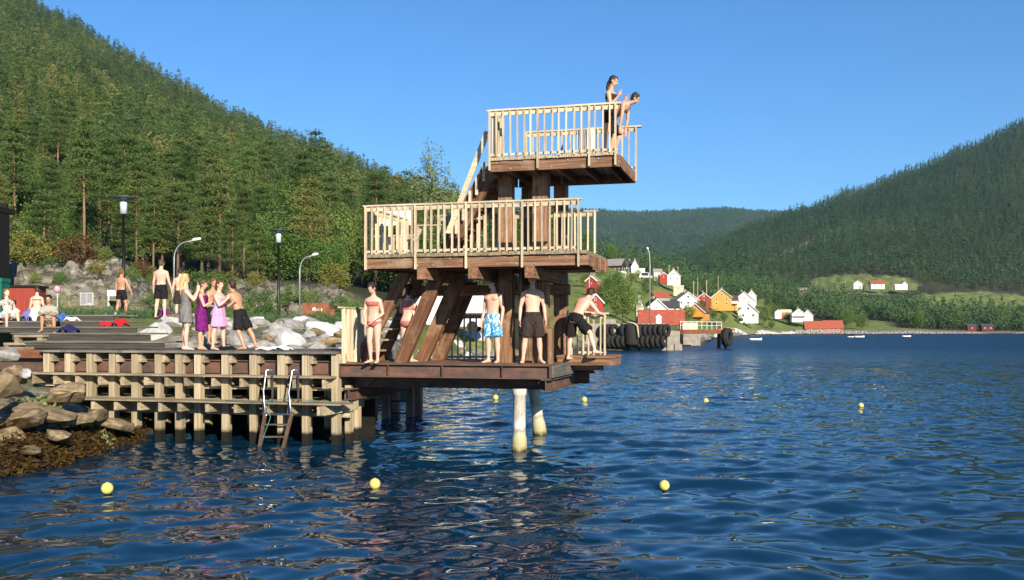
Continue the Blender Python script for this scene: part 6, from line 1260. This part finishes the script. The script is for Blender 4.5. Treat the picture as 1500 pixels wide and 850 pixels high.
house('white double gabled house on the hill with a long white roof line', 987, 411, 20, 18, 395, -6, True, 'p_white', 'r_grey', 1.2, .6, 2); house('small red gable in front of the white hill houses', 972, 408, 12, 10, 385, 4, True, 'p_red', 'r_red', 1.0, .5, 1); house('white villa left of the small red gable', 964, 404, 13, 11, 400, 4, False, 'p_white', 'r_grey', .8, .45, 2)
house('low cream retaining wall house below the hill houses', 994, 426, 15, 8, 372, -10, False, 'p_cream', 'p_cream', .3, .2, 1, name='garage')
house('small white gabled house left of the low orange house by the wood', 1140, 461, 10, 8, 470, 0, True, 'p_white', 'r_dark', 1, .5, 1); house('low orange house with pale roof by the wood', 1152, 462, 15, 9, 474, -4, False, 'p_salmon', 'p_cream', .8, .45, 2); house('white gabled house with a dark balcony near the wood', 1170, 466, 20, 15, 462, -8, True, 'p_white', 'r_grey', 1.0, .55, 2, deck='p_white'); house('white house with steep side roof at the edge of the wood', 1183, 466, 15, 13, 468, -20, True, 'p_white', 'p_white', 1.0, .7, 1)
house('pale boathouse with a rusty red roof, left half of the pair on the shore', 1194, 489, 28, 20, 432, -6, False, 'p_grey', 'r_rust', .5, .5, 2, name='boathouse'); house('cream boathouse with a red roof, right half of the pair on the shore', 1221, 488, 27, 20, 434, -6, False, 'p_salmon', 'r_red', .5, .52, 2, name='boathouse', door=True)
house('white farmhouse, left of the three on the green meadow', 1257, 420, 13, 10, 780, -14, True, 'p_white', 'r_dark', 1.1, .5, 2); house('white farm building with reddish roof in the middle of the meadow', 1286, 420, 20, 10, 782, -4, False, 'p_white', 'r_rust', .7, .5, 2); house('small white farmhouse on the right side of the meadow', 1325, 421, 9, 9, 785, -4, True, 'p_white', 'r_grey', 1.0, .5, 1); house('low white barn beside the small farmhouse on the meadow', 1317, 421, 12, 5, 784, -4, False, 'p_white', 'p_white', .6, .3, 1, name='barn')
house('orange brown cottage at the edge of the wood left of the meadow', 1178, 429, 16, 8, 720, -6, False, 'p_salmon', 'r_grey', .7, .5, 2)
house('left of two dark red sheds by the far right shore', 1424, 483, 13, 9, 500, -6, False, 'p_dred', 'r_dark', .6, .4, 1, name='shed'); house('right and longer of two dark red sheds by the far right shore', 1447, 483, 17, 9, 503, -6, False, 'p_dred', 'r_dark', .6, .4, 2, name='shed')
# cars on the slope
def car(px, py, D, label, col, yaw=0, L_=4.4, van=False, name='parked_car'):
    e = empty(name, (X0(px, D), D, max(gz(px, D), zz(py, D)) - .05), R(yaw), label, 'car', 'cars parked in the village'); h = 1.45 if not van else 2.2; a = L_ / 2
    sec = [(-a, .3), (a, .3), (a, .8), (a * .72, .92), (a * .42, h), (-a * .75, h), (-a, .95)]
    MB().loft([[(x, -.85, z) for x, z in sec], [(x, .85, z) for x, z in sec]]).build('body', M[col], e)
    MB().box((-a * .7, -.87, .98), (a * .42, -.855, h - .12)).build('window', M['glass'], e)
    for sx_ in (-1, 1):
        for sy_ in (-.88, .68): MB().lathe([(0, 0), (.33, 0), (.33, .2), (0, .2)], (sx_ * a * .62, sy_, .33), 14, 0, 'y').build('wheel', M['rubber'], e)
car(946, 408, 345, 'white van parked on the upper road of the village', 'white', -6, 4.6, True); car(1090, 474, 418, 'dark car parked in front of the white cottage', 'p_black', 4); car(1102, 475, 417, 'white car parked right of the dark car', 'white', 4); car(1085, 479, 405, 'white caravan like van low on the shore slope', 'white', 0, 4.2, True); car(1040, 480, 285, 'dark car parked behind the walkway', 'p_black', 0)
# poles
for px, yt, D, lb in ((921, 392, 330, 'wooden pole left of the tall white lamp post'), (916, 396, 345, 'second wooden pole on the open slope'), (1016, 412, 400, 'thin pole above the white house with the grey roof'), (1022, 407, 410, 'pole with a lamp above the small red house'), (1035, 411, 415, 'pole right of the small red house'), (980, 388, 430, 'flag pole behind the white hill houses'), (993, 390, 430, 'pole right of the flag pole behind the hill houses'), (1052, 404, 430, 'tall dark pole behind the yellow house'), (1238, 408, 760, 'thin pole on the green meadow')):
    b = gz(px, D); e = empty('utility_pole', (X0(px, D), D, b), 0, lb, 'pole', 'poles in the village'); MB().tube([(0, 0, -.5), (0, 0, zz(yt, D) - b)], [.17, .12], 8).build('pole', M['rail_z'], e); MB().box((-.6, -.05, zz(yt, D) - b - .6), (.6, .05, zz(yt, D) - b - .48)).build('crossarm', M['brown_x'], e)
# boats
def boat(px, py, wpx, label, yaw, col='white', name='rowing_boat'):
    D = CH * F / (py - HY); L_ = wpx / F * D; e = empty(name, (X0(px, D), D, 0), R(yaw), label, 'boat', 'small boats along the shore'); rings = []
    for f, w, k in ((-.5, .30, .28), (-.3, .36, .25), (0, .38, .24), (.25, .28, .26), (.42, .13, .30), (.5, .015, .36)):
        b_, h_ = w * L_ * .5, k * L_ * .55; rings.append([(f * L_, -b_, h_), (f * L_, -b_ * .8, .02), (f * L_, 0, -.12), (f * L_, b_ * .8, .02), (f * L_, b_, h_), (f * L_, b_ * .85, h_ - .02), (f * L_, b_ * .6, .12), (f * L_, 0, .06), (f * L_, -b_ * .6, .12), (f * L_, -b_ * .85, h_ - .02)])
    MB().loft(rings).build('hull', M[col], e, True); MB().box((-.05 * L_, -.17 * L_, .10 * L_), (.03 * L_, .17 * L_, .115 * L_)).build('thwart', M['brown_x'], e); MB().box((-.53 * L_, -.05 * L_, .05 * L_), (-.505 * L_, .05 * L_, .2 * L_)).build('motor', M['black'], e)
boat(1107, 498.5, 19, 'white boat moored closest, left of the boathouses', 8); boat(1246, 494.2, 9, 'smaller white boat right of the boathouses', -5); boat(1259, 494.4, 15, 'larger white boat next to the smaller one by the boathouses', 4); boat(1287, 493.6, 9, 'dark boat moored between the white boats', 60, 'p_black'); boat(1328, 493.6, 13, 'white boat lying alone near the right shore', 3)
# quay railing and goods behind the walkway
bx = tag(MB().box((X0(1000, 150), 150, 1.0), (X0(1022, 150), 153, zz(473, 150) + .0)).build('container', M['p_cream']), 'pale yellow container on the quay behind the walkway', 'container'); tag(MB().box((X0(1001, 140), 140, .1), (X0(1026, 140), 143, zz(488, 140))).build('stone_ramp', M['conc']), 'pale concrete ramp below the walkway at the waterline', 'ramp')
# shingle and blocks of the far shore
rng = np.random.default_rng(8); n = 2600; a = rng.uniform(1000, 1560, n); sd_ = np.interp(a, [1000, 1020, 1050, 1110, 1180, 1250, 1340, 1420, 1560], [135, 150, 250, 400, 425, 430, 440, 450, 476]); D = sd_ + rng.uniform(0, 9, n) ** 1.0; big = np.where(a < 1185, 1.0, .55)
cube = np.array([(-1, -1, -1), (1, -1, -1), (1, 1, -1), (-1, 1, -1), (-.7, -.8, 1), (.8, -.6, 1), (.6, .8, 1), (-.8, .7, 1)]); cf = np.array([(0, 3, 2, 1), (4, 5, 6, 7), (0, 1, 5, 4), (1, 2, 6, 5), (2, 3, 7, 6), (3, 0, 4, 7)])
th = rng.uniform(0, 6.28, n); s = rng.uniform(.3, .95, n) * big; c_, s_ = np.cos(th), np.sin(th); Px = (cube[None, :, 0] * c_[:, None] - cube[None, :, 1] * s_[:, None]) * s[:, None] + ((a - 750) / F * D)[:, None]; Py = (cube[None, :, 0] * s_[:, None] + cube[None, :, 1] * c_[:, None]) * s[:, None] + D[:, None]; Pz = cube[None, :, 2] * (s * .7)[:, None] + ground(a, D)[:, None]
P3 = np.stack([Px, Py, Pz], -1); pale = (a > 1034) & (a < 1165)
for nm, w_, mt, lb in (('shore_stones', ~pale, 'stone', 'grey stones lining the far waterline below the boathouses and the wood'), ('pale_shore_stones', pale, 'stone_w', 'pale stone bank at the waterline between the mooring pile and the boathouses')):
    k_ = int(w_.sum()); me = np_mesh(nm, P3[w_].reshape(-1, 3), (cf[None] + (np.arange(k_) * 8)[:, None, None]).reshape(-1, 4)); tag(link(nm, me, M[mt]), lb, 'stones', None, 'stuff')
